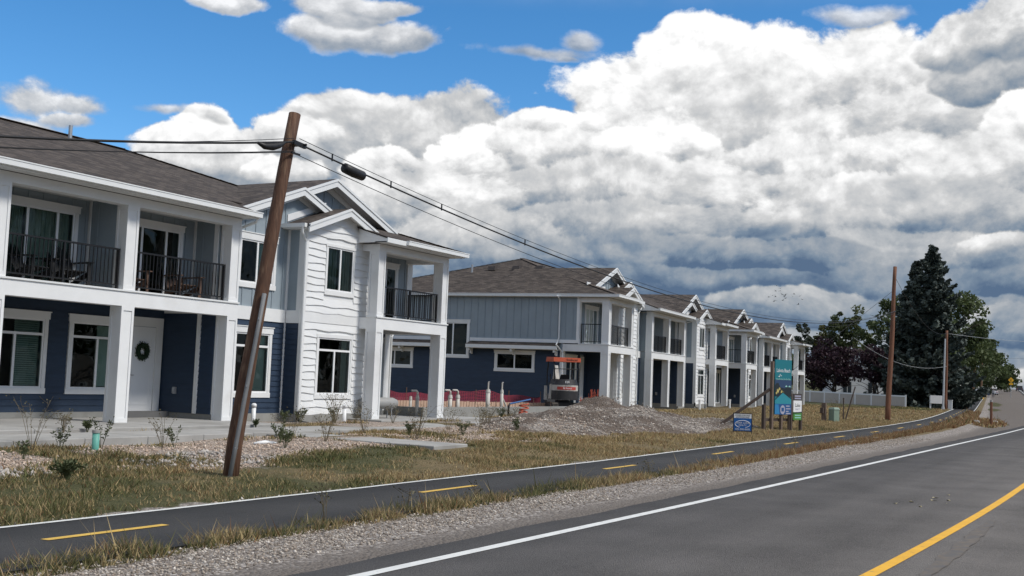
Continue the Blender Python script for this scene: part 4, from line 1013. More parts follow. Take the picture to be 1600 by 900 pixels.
# ------------------------------------------------------------------ poles and cables
MT['pole'] = mat('pole_wood', (.085, .040, .022), .75, .35, 5, .006, 9, stretch=(6, 6, .35), dirt=((.20, .125, .075), 3.0, .52, .75))
MT['pole_pale'] = mat('pole_wood_pale', (.19, .11, .065), .8, .35, 5, .004, 9, stretch=(6, 6, .35))
MT['pole_red'] = mat('pole_wood_red', (.17, .075, .042), .8, .35, 4, .004, 9, stretch=(6, 6, .3), dirt=((.10, .05, .03), 2.0, .5, .7))
MT['cable'] = mat('cable_black', (.012, .012, .013), .5)
MT['lamp_grey'] = mat('painted_steel', (.42, .44, .45), .5)
def pole(name, label, cat, base, top, r0, r1, m, group='wooden utility poles along the path', n=12):
    t = thing(name, label, cat, base, 0, group); d = Vector(top) - Vector(base); b = MB(); rr = random.Random(int(base[0]))
    pts = []; rad = []
    for i in range(13):
        q = i / 12; p = d * q; pts.append((p.x + .018 * math.sin(q * 7 + base[0]), p.y + .014 * math.sin(q * 9), p.z - .4 * (i == 0)))
        rad.append(r0 + (r1 - r0) * q + rr.uniform(-.004, .004))
    b.tube(pts, rad, n); b.build('pole', m, t, True)
    return t
p1b, p1t = (13.45, 12.22, .05), (14.50, 12.20, 5.93)
up = pole('utility_pole', 'leaning brown wooden utility pole with a grey conduit, in front of the near building', 'utility pole', p1b, p1t, .122, .100, MT['pole'], n=16)
d1 = Vector(p1t) - Vector(p1b)
def on1(z): return Vector(p1b) + d1 * ((z - p1b[2]) / d1.z) - Vector(p1b)
sd = Vector((.55, -.83, 0)) * -1        # left edge of the pole as the road sees it
off = Vector((-.10, -.135, 0))
b = MB(); b.tube([on1(z) + off + Vector((-.03 * (1 - z / 2.9), -.01, 0)) for z in (-.1, .6, 1.4, 2.2, 2.9)], .034, 8); b.build('conduit', MT['conduit'], up, True)
for z in (.5, 1.45, 2.5):
    b = MB(); o = on1(z) + off; b.bar(o + Vector((-.05, -.03, 0)), o + Vector((.09, .05, 0)), .02, .035); b.build('conduit_strap', MT['metal'], up)
b = MB(); o = on1(5.42); b.bar(o + Vector((-.06, -.14, 0)), o + Vector((.26, -.13, -.02)), .05, .07); b.tube([o + Vector((.2, -.2, 0)), o + Vector((.2, .16, 0))], .02, 6); b.build('cable_clamp', MT['black'], up)
b = MB(); o = on1(5.24); b.bar(o + Vector((-.06, -.14, 0)), o + Vector((.16, -.13, 0)), .03, .03); b.build('hook', MT['black'], up)
p2 = pole('utility_pole', 'tall reddish wooden utility pole standing in front of the white vinyl fence', 'utility pole', (67.1, 12.45, .12), (68.0, 12.3, 9.0), .155, .105, MT['pole_red'])
b = MB(); b.tube([(.62, -.18, 6.35), (.62, .5, 6.35)], .02, 6); b.build('cable_clamp', MT['black'], p2)
def cable(name, label, pts, r, m=None, group=None, n=6):
    b = MB(); b.tube(pts, r, n); return tag(b.build(name, m or MT['cable'], None, True), label, 'cable', group)
A0 = Vector((14.52, 12.08, 5.42)); A1 = Vector((67.75, 12.2, 6.42))
def sag(p, q, s, n=40, z=0): return [tuple(p.lerp(q, i / n) - Vector((0, 0, s * 4 * (i / n) * (1 - i / n) + z))) for i in range(n + 1)]
main = sag(A0, A1, 1.62, 60)
strand = sag(A0 + Vector((0, 0, .09)), A1 + Vector((0, 0, .02)), 1.57, 60)
cb = cable('overhead_cable', 'thick black overhead cable sagging from the leaning pole to the red pole', main, .0155, group=None)
b = MB(); b.tube(strand, .006, 5); b.build('strand', MT['cable'], cb)
for i in (1, 3, 5, 9):
    p = (Vector(main[0]).lerp(Vector(main[10]), i / 10)); p = Vector(main[i]) if i < len(main) else p
    b = MB(); b.bar(Vector(main[i]) + Vector((0, 0, -.03)), Vector(main[i]) + Vector((0, 0, .10)), .018, .022); b.build('cable_hanger', MT['black'], cb)
def along(path, q):
    i = int(q); return Vector(path[i]).lerp(Vector(path[i + 1]), q - i)
b = MB(); a, c = along(main, 1.38), along(main, 2.02); dz = Vector((0, 0, -.045))
b.tube([a + dz, a.lerp(c, .04) + dz, a.lerp(c, .5) + dz * 1.15, a.lerp(c, .96) + dz, c + dz], [.05, .088, .092, .088, .05], 12); b.build('splice_case', MT['black'], cb, True)
thin = cable('overhead_cable', 'thin lower wire running from the leaning pole towards the middle building', sag(Vector((14.5, 12.1, 5.24)), Vector((67.7, 12.25, 6.30)), 1.66, 50), .0065)
B0 = Vector((14.36, 12.06, 5.42)); B1 = Vector((-24, 12.1, 5.2))
left = [tuple(B0.lerp(B1, i / 50) - Vector((0, 0, 2.05 * 4 * (i / 50) * (1 - i / 50)))) for i in range(51)]
cl = cable('overhead_cable', 'thick black overhead cable leaving the leaning pole to the left', left, .019)
b = MB(); b.tube([tuple(Vector(p) + Vector((0, 0, .06 * max(0, 1 - i / 4)))) for i, p in enumerate(left)], .006, 5); b.build('strand', MT['cable'], cl)
b = MB(); a, c = along(left, .28), along(left, 1.12); dz = Vector((0, 0, -.07))
b.tube([a, a.lerp(c, .22) + dz * .7, a.lerp(c, .45) + dz, a.lerp(c, .75) + dz * .85, c], [.022, .05, .062, .05, .022], 10); b.build('splice_case', MT['black'], cl, True)
for i in (0, 1):
    s = 1.98 + .05 * i
    cable('overhead_cable', 'upper of the pair of thin wires left of the leaning pole' if i else 'lower of the pair of thin wires left of the leaning pole',
          [tuple(Vector((14.4, 12.06, 5.26 + .02 * i)).lerp(Vector((-24, 12.2, 5.05)), j / 40) - Vector((0, 0, s * 4 * (j / 40) * (1 - j / 40)))) for j in range(41)], .008)
# poles farther up the road
far_poles = [('utility_pole', 'brown wooden utility pole rising beside the white lamp post by the spruces', (118.8, 16.6, .3), (119.3, 16.6, 8.1), .17, .12, 'pole_red'),
             ('utility_pole', 'pale brown pole beyond the spruces, left of a matching pair', (198.6, 23.6, 1.6), (199.0, 23.3, 8.0), .17, .12, 'pole_pale'),
             ('utility_pole', 'pale brown pole beside the round white sign far up the path', (223.6, 25.2, 1.7), (224.2, 25.0, 9.2), .17, .12, 'pole_pale'),
             ('utility_pole', 'slim distant pole in front of the yellow green trees', (298.3, 32.3, 3.0), (298.8, 32.2, 8.2), .15, .11, 'pole_pale'),
             ('utility_pole', 'farthest pole of the row, beside the dark trees at the crest', (318.2, 33.4, 3.3), (318.7, 33.3, 8.5), .15, .11, 'pole_pale')]
for a in far_poles: pole(a[0], a[1], 'utility pole', a[2], a[3], a[4], a[5], MT[a[6]], n=8)
lp = thing('lamp_post', 'white metal post leaning slightly beside the brown pole at the spruces', 'lamp post', (116.8, 16.55, .3))
b = MB(); b.tube([(0, 0, -.3), (.35, -.1, 6.9)], [.10, .07], 8); b.build('pole', MT['lamp_grey'], lp)
b = MB(); b.tube([(0, 0, 0), (0, 0, .35)], [.16, .14], 8); b.build('base', MT['lamp_grey'], lp)
cable('overhead_cable', 'wire from the red pole to the brown pole by the spruces', sag(Vector((68.0, 12.3, 8.4)), Vector((119.3, 16.5, 7.9)), 1.2), .012)
cable('overhead_cable', 'low service wire hanging in front of the dark spruces', sag(Vector((105, 22.5, 6.6)), Vector((119.1, 16.5, 4.6)), 1.1), .014, MT['lamp_grey'])
cable('overhead_cable', 'pale wire from the brown pole over the road', sag(Vector((119.3, 16.4, 7.8)), Vector((230, 2, 13.5)), 1.0), .016, MT['lamp_grey'])
cable('overhead_cable', 'dark wire above the road beyond the distant trees', sag(Vector((224.2, 25, 9.0)), Vector((300, 6, 14)), 1.0), .016)
cable('guy_wire', 'thin guy wire slanting down from the red pole', [(68.0, 12.3, 7.7), (62.0, 19.5, .3)], .010)
g = tag(MB().build('x', None), None) if False else None

# ------------------------------------------------------------------ heaps of gravel and soil
def mat_heap():
    m = bpy.data.materials.new('gravel_heap'); m.use_nodes = True; nt = m.node_tree; N, L = nt.nodes, nt.links; b = N['Principled BSDF']; b.inputs['Roughness'].default_value = .95; b.inputs['Specular IOR Level'].default_value = .15
    tc = N.new('ShaderNodeTexCoord'); O = tc.outputs['Object']
    v = N.new('ShaderNodeTexVoronoi'); v.inputs['Scale'].default_value = 16; L.new(O, v.inputs['Vector'])
    s = N.new('ShaderNodeSeparateColor'); L.new(v.outputs['Color'], s.inputs[0])
    n = N.new('ShaderNodeTexNoise'); n.inputs['Scale'].default_value = .8; n.inputs['Detail'].default_value = 8; n.inputs['Roughness'].default_value = .65; L.new(O, n.inputs['Vector'])
    n2 = N.new('ShaderNodeTexNoise'); n2.inputs['Scale'].default_value = 20; n2.inputs['Detail'].default_value = 5; L.new(O, n2.inputs['Vector'])
    r = N.new('ShaderNodeValToRGB'); L.new(n2.outputs[0], r.inputs[0]); e = r.color_ramp.elements; e[0].position = .3; e[0].color = (.085, .066, .053, 1); e[1].position = .7; e[1].color = (.185, .15, .125, 1)
    r2 = N.new('ShaderNodeValToRGB'); L.new(s.outputs[0], r2.inputs[0]); e = r2.color_ramp.elements; e[0].color = (.11, .092, .078, 1); e[1].color = (.50, .45, .39, 1); x = e.new(.5); x.color = (.24, .215, .195, 1)
    mr = N.new('ShaderNodeMapRange'); mr.interpolation_type = 'SMOOTHSTEP'; mr.inputs[1].default_value = .44; mr.inputs[2].default_value = .60; L.new(n.outputs[0], mr.inputs[0])
    mx = N.new('ShaderNodeMix'); mx.data_type = 'RGBA'; L.new(mr.outputs[0], mx.inputs[0]); L.new(r.outputs[0], mx.inputs[6]); L.new(r2.outputs[0], mx.inputs[7]); L.new(mx.outputs[2], b.inputs['Base Color'])
    bp = N.new('ShaderNodeBump'); bp.inputs['Distance'].default_value = .05; a = N.new('ShaderNodeMath'); a.operation = 'SUBTRACT'; L.new(n2.outputs[0], a.inputs[0]); L.new(v.outputs['Distance'], a.inputs[1]); L.new(a.outputs[0], bp.inputs['Height']); L.new(bp.outputs[0], b.inputs['Normal'])
    return m
MT['heap'] = mat_heap()
def heap_h(X, Y, lumps, seed):
    z = np.zeros_like(X)
    for (cx, cy, rx, ry, h, rot) in lumps:
        c, s = math.cos(rot), math.sin(rot); dx, dy = X - cx, Y - cy
        q = np.sqrt(((dx * c + dy * s) / rx) ** 2 + ((dy * c - dx * s) / ry) ** 2)
        z = np.maximum(z, h * np.clip(1 - q, 0, 1) ** .85 * (1 - .15 * np.clip(1 - q * 3, 0, 1)))
    n = smooth_noise(X, Y, 1.1, seed) * .20 + smooth_noise(X, Y, 3.5, seed + 1) * .10
    return z * (1 + 1.1 * n) + np.where(z > .02, n * .16, 0) - .05
HEAPS = []
def heap(label, x0, x1, y0, y1, lumps, st, seed, group='heaps of dug gravel and soil'):
    xs = np.arange(x0, x1, st); ys = np.arange(y0, y1, st); X, Y = np.meshgrid(xs, ys, indexing='ij')
    h = heap_h(X, Y, lumps, seed); Z = gz(X, Y) + h; nx, ny = X.shape; i = np.arange(nx - 1)[:, None] * ny + np.arange(ny - 1)[None, :]
    F = np.stack([i, i + ny, i + ny + 1, i + 1], -1).reshape(-1, 4)
    hm = h.ravel(); keep = (hm[F] > -.045).any(1); F = F[keep]; V = np.stack([X.ravel(), Y.ravel(), Z.ravel()], 1)
    used = np.unique(F); remap = np.full(len(V), -1); remap[used] = np.arange(len(used)); F = remap[F]; V = V[used]
    cx, cy = (x0 + x1) / 2, (y0 + y1) / 2; V = V - np.array([cx, cy, 0])
    o = np_mesh('gravel_heap', V, F, MT['heap'], smooth=True); o.location = (cx, cy, 0)
    tag(o, label, 'gravel heap', group); HEAPS.append((x0, x1, y0, y1, lumps, seed)); return o
heap('long low heap of grey brown gravel spread in front of the excavator', 25.5, 45.5, 11.8, 20.6,
     [(35.2, 17.0, 4.6, 2.9, .58, .10), (38.6, 16.4, 5.2, 2.7, .66, -.1), (31.0, 16.2, 3.4, 1.8, .34, .2), (36.0, 14.6, 6.0, 2.2, .50, -.05), (41.2, 14.4, 3.8, 1.8, .36, -.15), (40.6, 15.7, 2.6, 1.8, .62, 0), (31.8, 14.7, 3.4, 1.5, .30, 0)], .13, 21)
heap('small pointed brown soil heap right of the excavator', 38.5, 44.6, 16.0, 20.4, [(41.2, 18.6, 2.2, 1.7, .98, 0), (42.6, 17.6, 1.8, 1.3, .60, 0)], .13, 31)

# ------------------------------------------------------------------ mini excavator seen from behind
MT['orange'] = mat('orange_paint', (.50, .095, .040), .5, .12, 4)
MT['exwhite'] = mat('offwhite_paint', (.46, .44, .40), .5, .15, 6, dirt=((.25, .22, .19), 4, .55, .8))
MT['exdark'] = mat('dark_grey_steel', (.030, .030, .032), .55, .2, 6, dirt=((.11, .095, .08), 3, .6, .85))
MT['rubber'] = mat('track_rubber', (.022, .021, .02), .85, .3, 8, dirt=((.14, .12, .10), 3, .45, .7))
MT['red_panel'] = mat('red_decal', (.45, .065, .05), .5)
MT['sign_white'] = mat('print_white', (.75, .76, .76), .6)
def text(parent, name, body, m, loc, size, rot, depth=.003, align='CENTER', sx=1.0):
    cu = bpy.data.curves.new('lettering', 'FONT'); cu.body = body; cu.size = size; cu.align_x = align; cu.align_y = 'CENTER'; cu.extrude = depth / 2; cu.resolution_u = 2
    to = bpy.data.objects.new('lettering', cu); COL.objects.link(to); dg = bpy.context.evaluated_depsgraph_get(); dg.update()
    me = bpy.data.meshes.new_from_object(to.evaluated_get(dg)); bpy.data.objects.remove(to); bpy.data.curves.remove(cu)
    me.materials.clear(); me.materials.append(m); o = bpy.data.objects.new(name, me); COL.objects.link(o); o.parent = parent
    o.location = loc; o.rotation_euler = rot; o.scale = (sx, 1, 1); return o
MT['pvc'] = mat('weathered_pvc', (.52, .50, .455), .5, .08, 5)
ex = thing('mini_excavator', 'small white and black excavator with orange canopy, seen from behind on the gravel', 'excavator', (44.75, 21.9, .36), math.radians(26 - 90 + 14))
# local: x right, y forward (away from the road), z up
for s in (-1, 1):
    b = MB(); prof = []
    for i in range(24):
        a = 2 * math.pi * i / 24; cx = .62 if math.cos(a) > 0 else -.62; prof.append((cx + .20 * math.cos(a), .20 + .20 * math.sin(a)))
    b.prism(prof, s * .50 - .13, s * .50 + .13, axis='x'); tr = b.build('track', MT['rubber'], ex)
    for i in range(26):
        q = i / 26 * (2.48 + 1.2566)
        if q < 1.24: p, d = (-.62 + q, .40), 0
        elif q < 1.24 + .628: a = math.pi / 2 - (q - 1.24) / .2; p, d = (.62 + .2 * math.cos(a), .2 + .2 * math.sin(a)), 0
        elif q < 2.48 + .628: p, d = (.62 - (q - 1.868), 0), 0
        else: a = -math.pi / 2 - (q - 3.108) / .2; p, d = (-.62 + .2 * math.cos(a), .2 + .2 * math.sin(a)), 0
        c = MB(); c.box(s * .5 - .135, s * .5 + .135, p[0] - .03, p[0] + .03, p[1] - .022, p[1] + .022); c.build('grouser', MT['rubber'], tr)
    for y in (-.60, -.3, 0, .3, .60):
        c = MB(); c.tube([(s * .5 - .14, y, .19), (s * .5 + .14, y, .19)], .12 if abs(y) > .5 else .08, 10); c.build('roller', MT['exdark'], tr)
b = MB(); b.box(-.40, .40, -.45, .45, .18, .42); b.tube([(0, 0, .42), (0, 0, .52)], .34, 16); b.build('undercarriage', MT['exdark'], ex)
def arc_slab(r0x, r0y, yc, z0, z1, inset=0, n=18, ang=(200, 340)):
    b = MB(); pts = [(.58, .15), ]
    for i in range(n + 1):
        a = math.radians(ang[1] - 0 - (ang[1] - ang[0]) * i / n); pts.append((r0x * math.cos(a), yc + r0y * math.sin(a)))
    pts += [(-.58, .15)]
    k = len(pts); vs = [(x, y, z0) for x, y in pts] + [(x * (1 - inset), y * (1 - inset), z1) for x, y in pts]
    b.add(vs, [tuple(range(k))[::-1], tuple(range(k, 2 * k))] + [(i, (i + 1) % k, k + (i + 1) % k, k + i) for i in range(k)]); return b
arc_slab(.62, .62, -.12, .54, .93).build('counterweight', MT['exdark'], ex)
band = arc_slab(.61, .61, -.12, .93, 1.17).build('engine_cover', MT['exwhite'], ex)
pan = MB(); ctr = []
for i in range(11):
    a = math.radians(312 - 84 * i / 10); ctr.append((.617 * math.cos(a), -.12 + .617 * math.sin(a)))
for (x0, y0), (x1, y1) in zip(ctr, ctr[1:]): pan.poly([(x0, y0, .97), (x1, y1, .97), (x1, y1, 1.10), (x0, y0, 1.10)])
pan.build('decal', MT['red_panel'], band)
text(band, 'lettering', 'RE Rental', MT['sign_white'], (0.0, -.752, 1.035), .10, (math.radians(90), 0, 0))
text(band, 'lettering', '801 334 3500', MT['black'], (.02, -.752, 1.135), .05, (math.radians(90), 0, 0))
arc_slab(.60, .60, -.12, 1.17, 1.42, .10).build('hood', MT['exdark'], ex)
text(ex, 'lettering', 'E20', MT['sign_white'], (0, -.70, 1.30), .13, (math.radians(84), 0, 0))
b = MB(); b.box(-.24, .24, -.16, .30, 1.25, 1.36); b.hexa([(-.22, -.16, 1.36), (.22, -.16, 1.36), (.22, -.04, 1.36), (-.22, -.04, 1.36), (-.17, -.24, 1.62), (.17, -.24, 1.62), (.17, -.15, 1.62), (-.17, -.15, 1.62)]); b.build('seat', MT['black'], ex)
b = MB(); b.box(-.58, .58, .15, .85, .54, .70); b.build('floor', MT['exdark'], ex)
b = MB(); b.hexa([(-.63, -.25, .56), (-.56, -.25, .56), (-.56, .12, .56), (-.63, .12, .56), (-.60, -.22, 1.20), (-.54, -.22, 1.20), (-.54, -.02, 1.20), (-.60, -.02, 1.20)]); b.build('side_panel', MT['exwhite'], ex)
b = MB(); b.hexa([(-.66, .45, .50), (-.58, .45, .50), (-.58, .85, .50), (-.66, .85, .50), (-.66, .62, 1.12), (-.58, .62, 1.12), (-.58, .82, 1.12), (-.66, .82, 1.12)]); b.build('side_panel', MT['exwhite'], ex)
for s in (-1, 1):
    b = MB(); b.box(s * .46 - .07, s * .46 + .07, -.05, .55, 1.10, 1.26); b.tube([(s * .46, .45, 1.26), (s * .47, .50, 1.55)], .02, 6); b.tube([(s * .47, .50, 1.52), (s * .47, .50, 1.63)], .035, 6); b.build('control_lever', MT['black'], ex)
    b = MB(); b.tube([(s * .52, -.50, 1.32), (s * .54, -.52, 1.9), (s * .55, -.40, 2.18), (s * .55, .05, 2.21)], .028, 8); b.build('canopy_post', MT['black'], ex)
    b = MB(); b.tube([(s * .56, .72, .7), (s * .56, .74, 1.7), (s * .55, .60, 2.18)], .028, 8); b.build('canopy_post', MT['black'], ex)
b = MB(); b.tube([(-.54, -.51, 1.86), (.54, -.51, 1.86)], .02, 6); b.build('canopy_rail', MT['black'], ex)
b = MB(); b.hexa([(-.60, -.56, 2.17), (.60, -.56, 2.17), (.62, .84, 2.17), (-.62, .84, 2.17), (-.60, -.54, 2.35), (.60, -.54, 2.35), (.60, .80, 2.38), (-.60, .80, 2.38)]); cp = b.build('canopy', MT['orange'], ex)
text(cp, 'lettering', 'bobcat', MT['black'], (.22, -.562, 2.26), .15, (math.radians(92), 0, 0), sx=1.2)
b = MB(); b.bar((0, .75, .75), (.1, 1.9, 1.95), .16, .24); b.build('boom', MT['exwhite'], ex)
b = MB(); b.bar((.1, 1.9, 1.95), (.12, 2.5, .75), .13, .18); b.build('arm', MT['exwhite'], ex)
b = MB(); b.prism([(2.35, .75), (2.75, .55), (2.72, .2), (2.45, .1), (2.25, .35)], -.18, .38, axis='x'); b.build('bucket', MT['exdark'], ex)
b = MB(); b.hexa([(-.66, 1.05, .05), (.66, 1.05, .05), (.66, 1.12, .05), (-.66, 1.12, .05), (-.66, 1.10, .36), (.66, 1.10, .36), (.66, 1.16, .36), (-.66, 1.16, .36)]); b.build('blade', MT['exdark'], ex)
# loose black machine part lying in front
at_ = thing('excavator_attachment', 'black steel attachment lying on the gravel right of the excavator', 'attachment', (43.0, 19.75, .55), math.radians(-55))
b = MB(); b.tube([(-.55, 0, .10), (.55, .05, .16)], .10, 10); b.build('cylinder', MT['exdark'], at_)
b = MB(); b.prism([(-.3, 0), (.3, 0), (.24, .26), (-.1, .30)], -.18, .18); b.build('housing', MT['black'], at_)
b = MB(); b.tube([(.40, .05, .16), (.62, .06, .17)], .15, 12); b.build('ring', MT['metal'], at_)

# ------------------------------------------------------------------ new foundation with pipes, barrier fence
fo = thing('concrete_foundation', 'low grey concrete foundation wall between the near and middle buildings', 'foundation', (36, 21, .2))
for (x0, y0, x1, y1) in ((-4.2, -.2, 1.4, -.2), (1.42, -.2, 7.4, -.2)):
    b = MB(); b.box(x0, x1, y0 - .1, y0 + .1, -.3, .46); b.build('stem_wall', MT['foundation'], fo)
b = MB(); b.box(-4.2, -4.0, -.1 + .002, 6.0, -.3, .46); b.build('stem_wall', MT['foundation'], fo)
for i, x in enumerate((-3.2, -1.9, -.6, .9, 2.4, 3.9, 5.4)):
    b = MB(); b.tube([(x, -.2, .4), (x, -.2, .66 + .12 * (i % 2))], .012, 5); b.build('rebar', MT['chair_brown'], fo)
def vent(label, loc, h, bend, r=.075, brace=False, cap=False, group='white plastic pipes standing on the new foundation'):
    t = thing('plastic_pipe', label, 'pipe', loc, 0, group)
    b = MB(); b.tube([(0, 0, -.2), (0, 0, h)], r, 10); b.build('pipe', MT['pvc'], t, True)
    b = MB(); b.tube([(0, 0, h - .02), (0, 0, h + .10)], [r * 1.2, r * .8], 10); b.build('collar', MT['pvc'], t)
    if bend:
        b = MB(); b.tube([(0, 0, h + .1), (0, 0, h + .20), (-.05, .02, h + .25), (-.28, .05, h + .25)], .035, 8); b.build('elbow', MT['pvc'], t, True)
    elif not cap:
        b = MB(); b.tube([(0, 0, h + .1), (0, 0, h + .36)], .03, 8); b.tube([(-.02, 0, h + .38), (.10, 0, h + .38)], .012, 5); b.build('stub', MT['pvc'], t)
    if brace:
        b = MB(); b.tube([(.03, 0, h * .75), (.42, -.1, 0)], .03, 6); b.build('brace', MT['pvc'], t)
    return t
vent('white pipe with an elbow just right of the white corner column', (34.02, 21.0, .4), .58, True)
vent('white pipe with an elbow, second from the white corner column', (35.02, 21.3, .4), .58, True)
vent('tallest white pipe with a thin stub in front of the navy end wall', (38.17, 21.87, .4), .78, False, .085)
vent('white pipe propped by a slanting brace in front of the navy end wall', (38.9, 21.67, .4), .78, False, .06, True)
vent('white pipe with an elbow seen between the porch columns', (31.8, 20.9, .4), .55, True, .06)
vent('short white pipe seen between the porch columns', (32.3, 21.5, .4), .50, False, .05, cap=True)
bp_ = thing('blue_pipe', 'bent blue and black water pipe sticking up from the gravel', 'pipe', (36.8, 20.2, .3))
b = MB(); b.tube([(0, 0, -.1), (0, 0, .42), (.05, -.02, .50)], .04, 8); b.build('riser', MT['black'], bp_, True)
MT['blue'] = mat('blue_plastic', (.05, .14, .34), .5)
b = MB(); b.tube([(.05, -.02, .50), (.75, -.5, .68)], .032, 8); b.build('arm', MT['blue'], bp_)
# pink-tan ribbed edging and the red debris netting along the middle building
MT['tan'] = mat('tan_board', (.56, .39, .29), .85, .12, 3)
MT['net'] = mat('red_netting', (.26, .035, .06), .8, .2, 3)
MT['orange_net'] = mat('orange_netting', (.46, .10, .055), .7, .2, 3)
ed = thing('form_boards', 'row of upright pale boards along the foot of the navy end wall', 'boards', (0, 0, 0))
P0, P1 = Vector((37.9, 26.6, .16)), Vector((44.9, 22.75, .22)); n = 74
P0 = Vector((36.2, 27.6, .16))
for i in range(n):
    a = P0.lerp(P1, i / n); c = P0.lerp(P1, (i + .86) / n); b = MB(); h = .50 + R.uniform(-.015, .015)
    b.hexa([tuple(a), tuple(c), tuple(c + Vector((.04, .05, 0))), tuple(a + Vector((.04, .05, 0)))] + [tuple(q + Vector((0, 0, h))) for q in (a, c, c + Vector((.04, .05, 0)), a + Vector((.04, .05, 0)))]); b.build('board', MT['tan'], ed)
nt_ = thing('debris_netting', 'dark red mesh netting sagging along the navy end wall', 'netting', (0, 0, 0))
b = MB(); Q0, Q1 = P0 + Vector((.35, .5, .45)), P1 + Vector((.35, .5, .40)); m_ = 90
for i in range(m_):
    a = Q0.lerp(Q1, i / m_); hz = .42 + .10 * math.sin(i * .13) + .05 * math.sin(i * .41)
    b.bar(a, a + Vector((0, 0, hz)), .035, .006)
for j in range(9):
    pts = []
    for i in range(0, m_ + 1, 2):
        a = Q0.lerp(Q1, i / m_); hz = .42 + .10 * math.sin(i * .13) + .05 * math.sin(i * .41); pts.append(a + Vector((0, 0, hz * j / 8)))
    for a, c in zip(pts, pts[1:]): b.bar(a, c, .02, .03)
tag(b.build('mesh', MT['net'], nt_), kind='stuff')
for i in range(7):
    a = Q0.lerp(Q1, i / 6); b = MB(); b.bar(a - Vector((0, 0, .4)), a + Vector((0, 0, .58)), .03); b.build('stake', MT['chair_brown'], nt_)
of = thing('orange_barrier', 'crumpled orange plastic barrier fence right of the excavator', 'barrier', (44.9, 20.75, .40))
b = MB(); rr = random.Random(4)
for i in range(26):
    x = -.42 + .84 * i / 25; z = (.25 + .75 * abs(math.sin(i * .55)) * (1 if i > 12 else .55)); b.bar((x * .35, -x * .9, -.1), (x * .35 + rr.uniform(-.05, .05), -x * .9 + rr.uniform(-.06, .06), z), .030, .008)
for j in range(7):
    z = -.05 + .14 * j; b.bar((-.15, .38, z * .6), (.15, -.38, z), .012, .035)
tag(b.build('mesh', MT['orange_net'], of), kind='stuff')
for x in (.05, .15):
    b = MB(); b.bar((x, -x * 2.4, -.2), (x, -x * 2.4, 1.0), .03); b.build('stake', MT['orange_net'], of)
ov = thing('orange_coil', 'small orange plastic coil lying on the gravel left of the excavator', 'coil', (36.3, 19.3, .52))
b = MB(); b.tube([(.16 * math.cos(i * .5), .16 * math.sin(i * .5), .05 + .012 * i) for i in range(24)], .028, 6); b.build('hose', MT['orange_net'], ov)
b = MB(); b.box(-.30, .2, -.05, .05, -.05, .05); b.build('block', MT['orange_net'], ov)
# grey tank and crate on the porch
MT['tank'] = mat('tank_grey', (.30, .30, .29), .5, .08, 4)
tk = thing('storage_tank', 'grey cylindrical tank lying on legs on the corner porch', 'tank', (28.75, 20.3, .36), math.radians(-20))
b = MB(); prof = [(-.72, .02), (-.66, .12), (-.5, .18), (.5, .18), (.66, .12), (.72, .02)]; b.tube([(x, 0, .46) for x, r in prof], [r for x, r in prof], 14); b.build('vessel', MT['tank'], tk, True)
for x in (-.42, .42):
    b = MB(); b.bar((x, -.12, 0), (x, -.10, .36), .03); b.build('leg', MT['metal'], tk)
    b = MB(); b.bar((x, .12, 0), (x, .10, .36), .03); b.build('leg', MT['metal'], tk)
b = MB(); b.tube([(0, 0, .62), (0, 0, .72)], .05, 8); b.build('valve', MT['black'], tk)
cr = thing('grey_crate', 'plain grey brown crate standing behind the tank on the corner porch', 'crate', (29.3, 21.3, .36), math.radians(-8))
b = MB(); b.box(-.42, .42, -.25, .25, .0, .86); b.build('box', MT['vent'], cr)
b = MB(); b.box(-.45, .45, -.28, .28, .86, .90); b.build('lid', MT['vent'], cr)

# ------------------------------------------------------------------ stubs, boulders, small yard things
MT['teal'] = mat('teal_plastic', (.13, .40, .33), .5, .1, 4)
tp = thing('sewer_pipe', 'teal upright pipe with a pale cap among weeds in the front yard', 'pipe', (14.35, 16.15, .14))
b = MB(); b.tube([(0, 0, -.2), (-.01, 0, .34)], .062, 14); b.build('pipe', MT['teal'], tp, True)
b = MB(); b.tube([(-.01, 0, .34), (-.01, 0, .39)], .072, 14); b.build('cap', MT['concrete'], tp)
b = MB(); b.tube([(0, 0, -.05), (0, 0, .03)], [.28, .20], 12); b.build('collar', MT['concrete'], tp)
for lab, x, y in (('white capped plastic pipe at the foundation right of the leaning pole', 23.9, 20.95), ('white capped plastic pipe at the foot of the white bay', 27.0, 20.25)):
    t = thing('plastic_pipe', lab, 'pipe', (x, y, .16), 0, 'white capped pipes along the near building')
    b = MB(); b.tube([(0, 0, -.2), (0, 0, .52)], .06, 12); b.build('pipe', MT['vinyl'], t, True)
    b = MB(); b.tube([(0, 0, .52), (0, 0, .60), (0, 0, .63)], [.072, .072, .03], 12); b.build('cap', MT['vinyl'], t, True)
for i in range(4):
    c = [(51.2, 22.15), (66.4, 23.3), (75.0, 24.2), (91.0, 26.0)][i]
    t = thing('plastic_pipe', ['white capped pipe at the first white bay of the middle building', 'white capped pipe midway along the middle building', 'white capped pipe at the last bay of the middle building', 'white capped pipe in front of the farthest building'][i], 'pipe', (c[0], c[1], .2), 0, 'white capped pipes along the row')
    b = MB(); b.tube([(0, 0, -.2), (0, 0, .62)], .07, 8); b.build('pipe', MT['vinyl'], t); b = MB(); b.tube([(0, 0, .62), (0, 0, .70)], .085, 8); b.build('cap', MT['vinyl'], t)
wr = thing('white_wrap', 'white torn plastic pipe lying in the weeds by the leaning pole', 'pipe', (18.2, 15.6, .2), math.radians(-18))
b = MB(); b.tube([(-.26, 0, .01), (.0, .02, .03), (.25, -.03, .01)], [.03, .045, .03], 9); b.build('pipe', MT['vinyl'], wr, True)

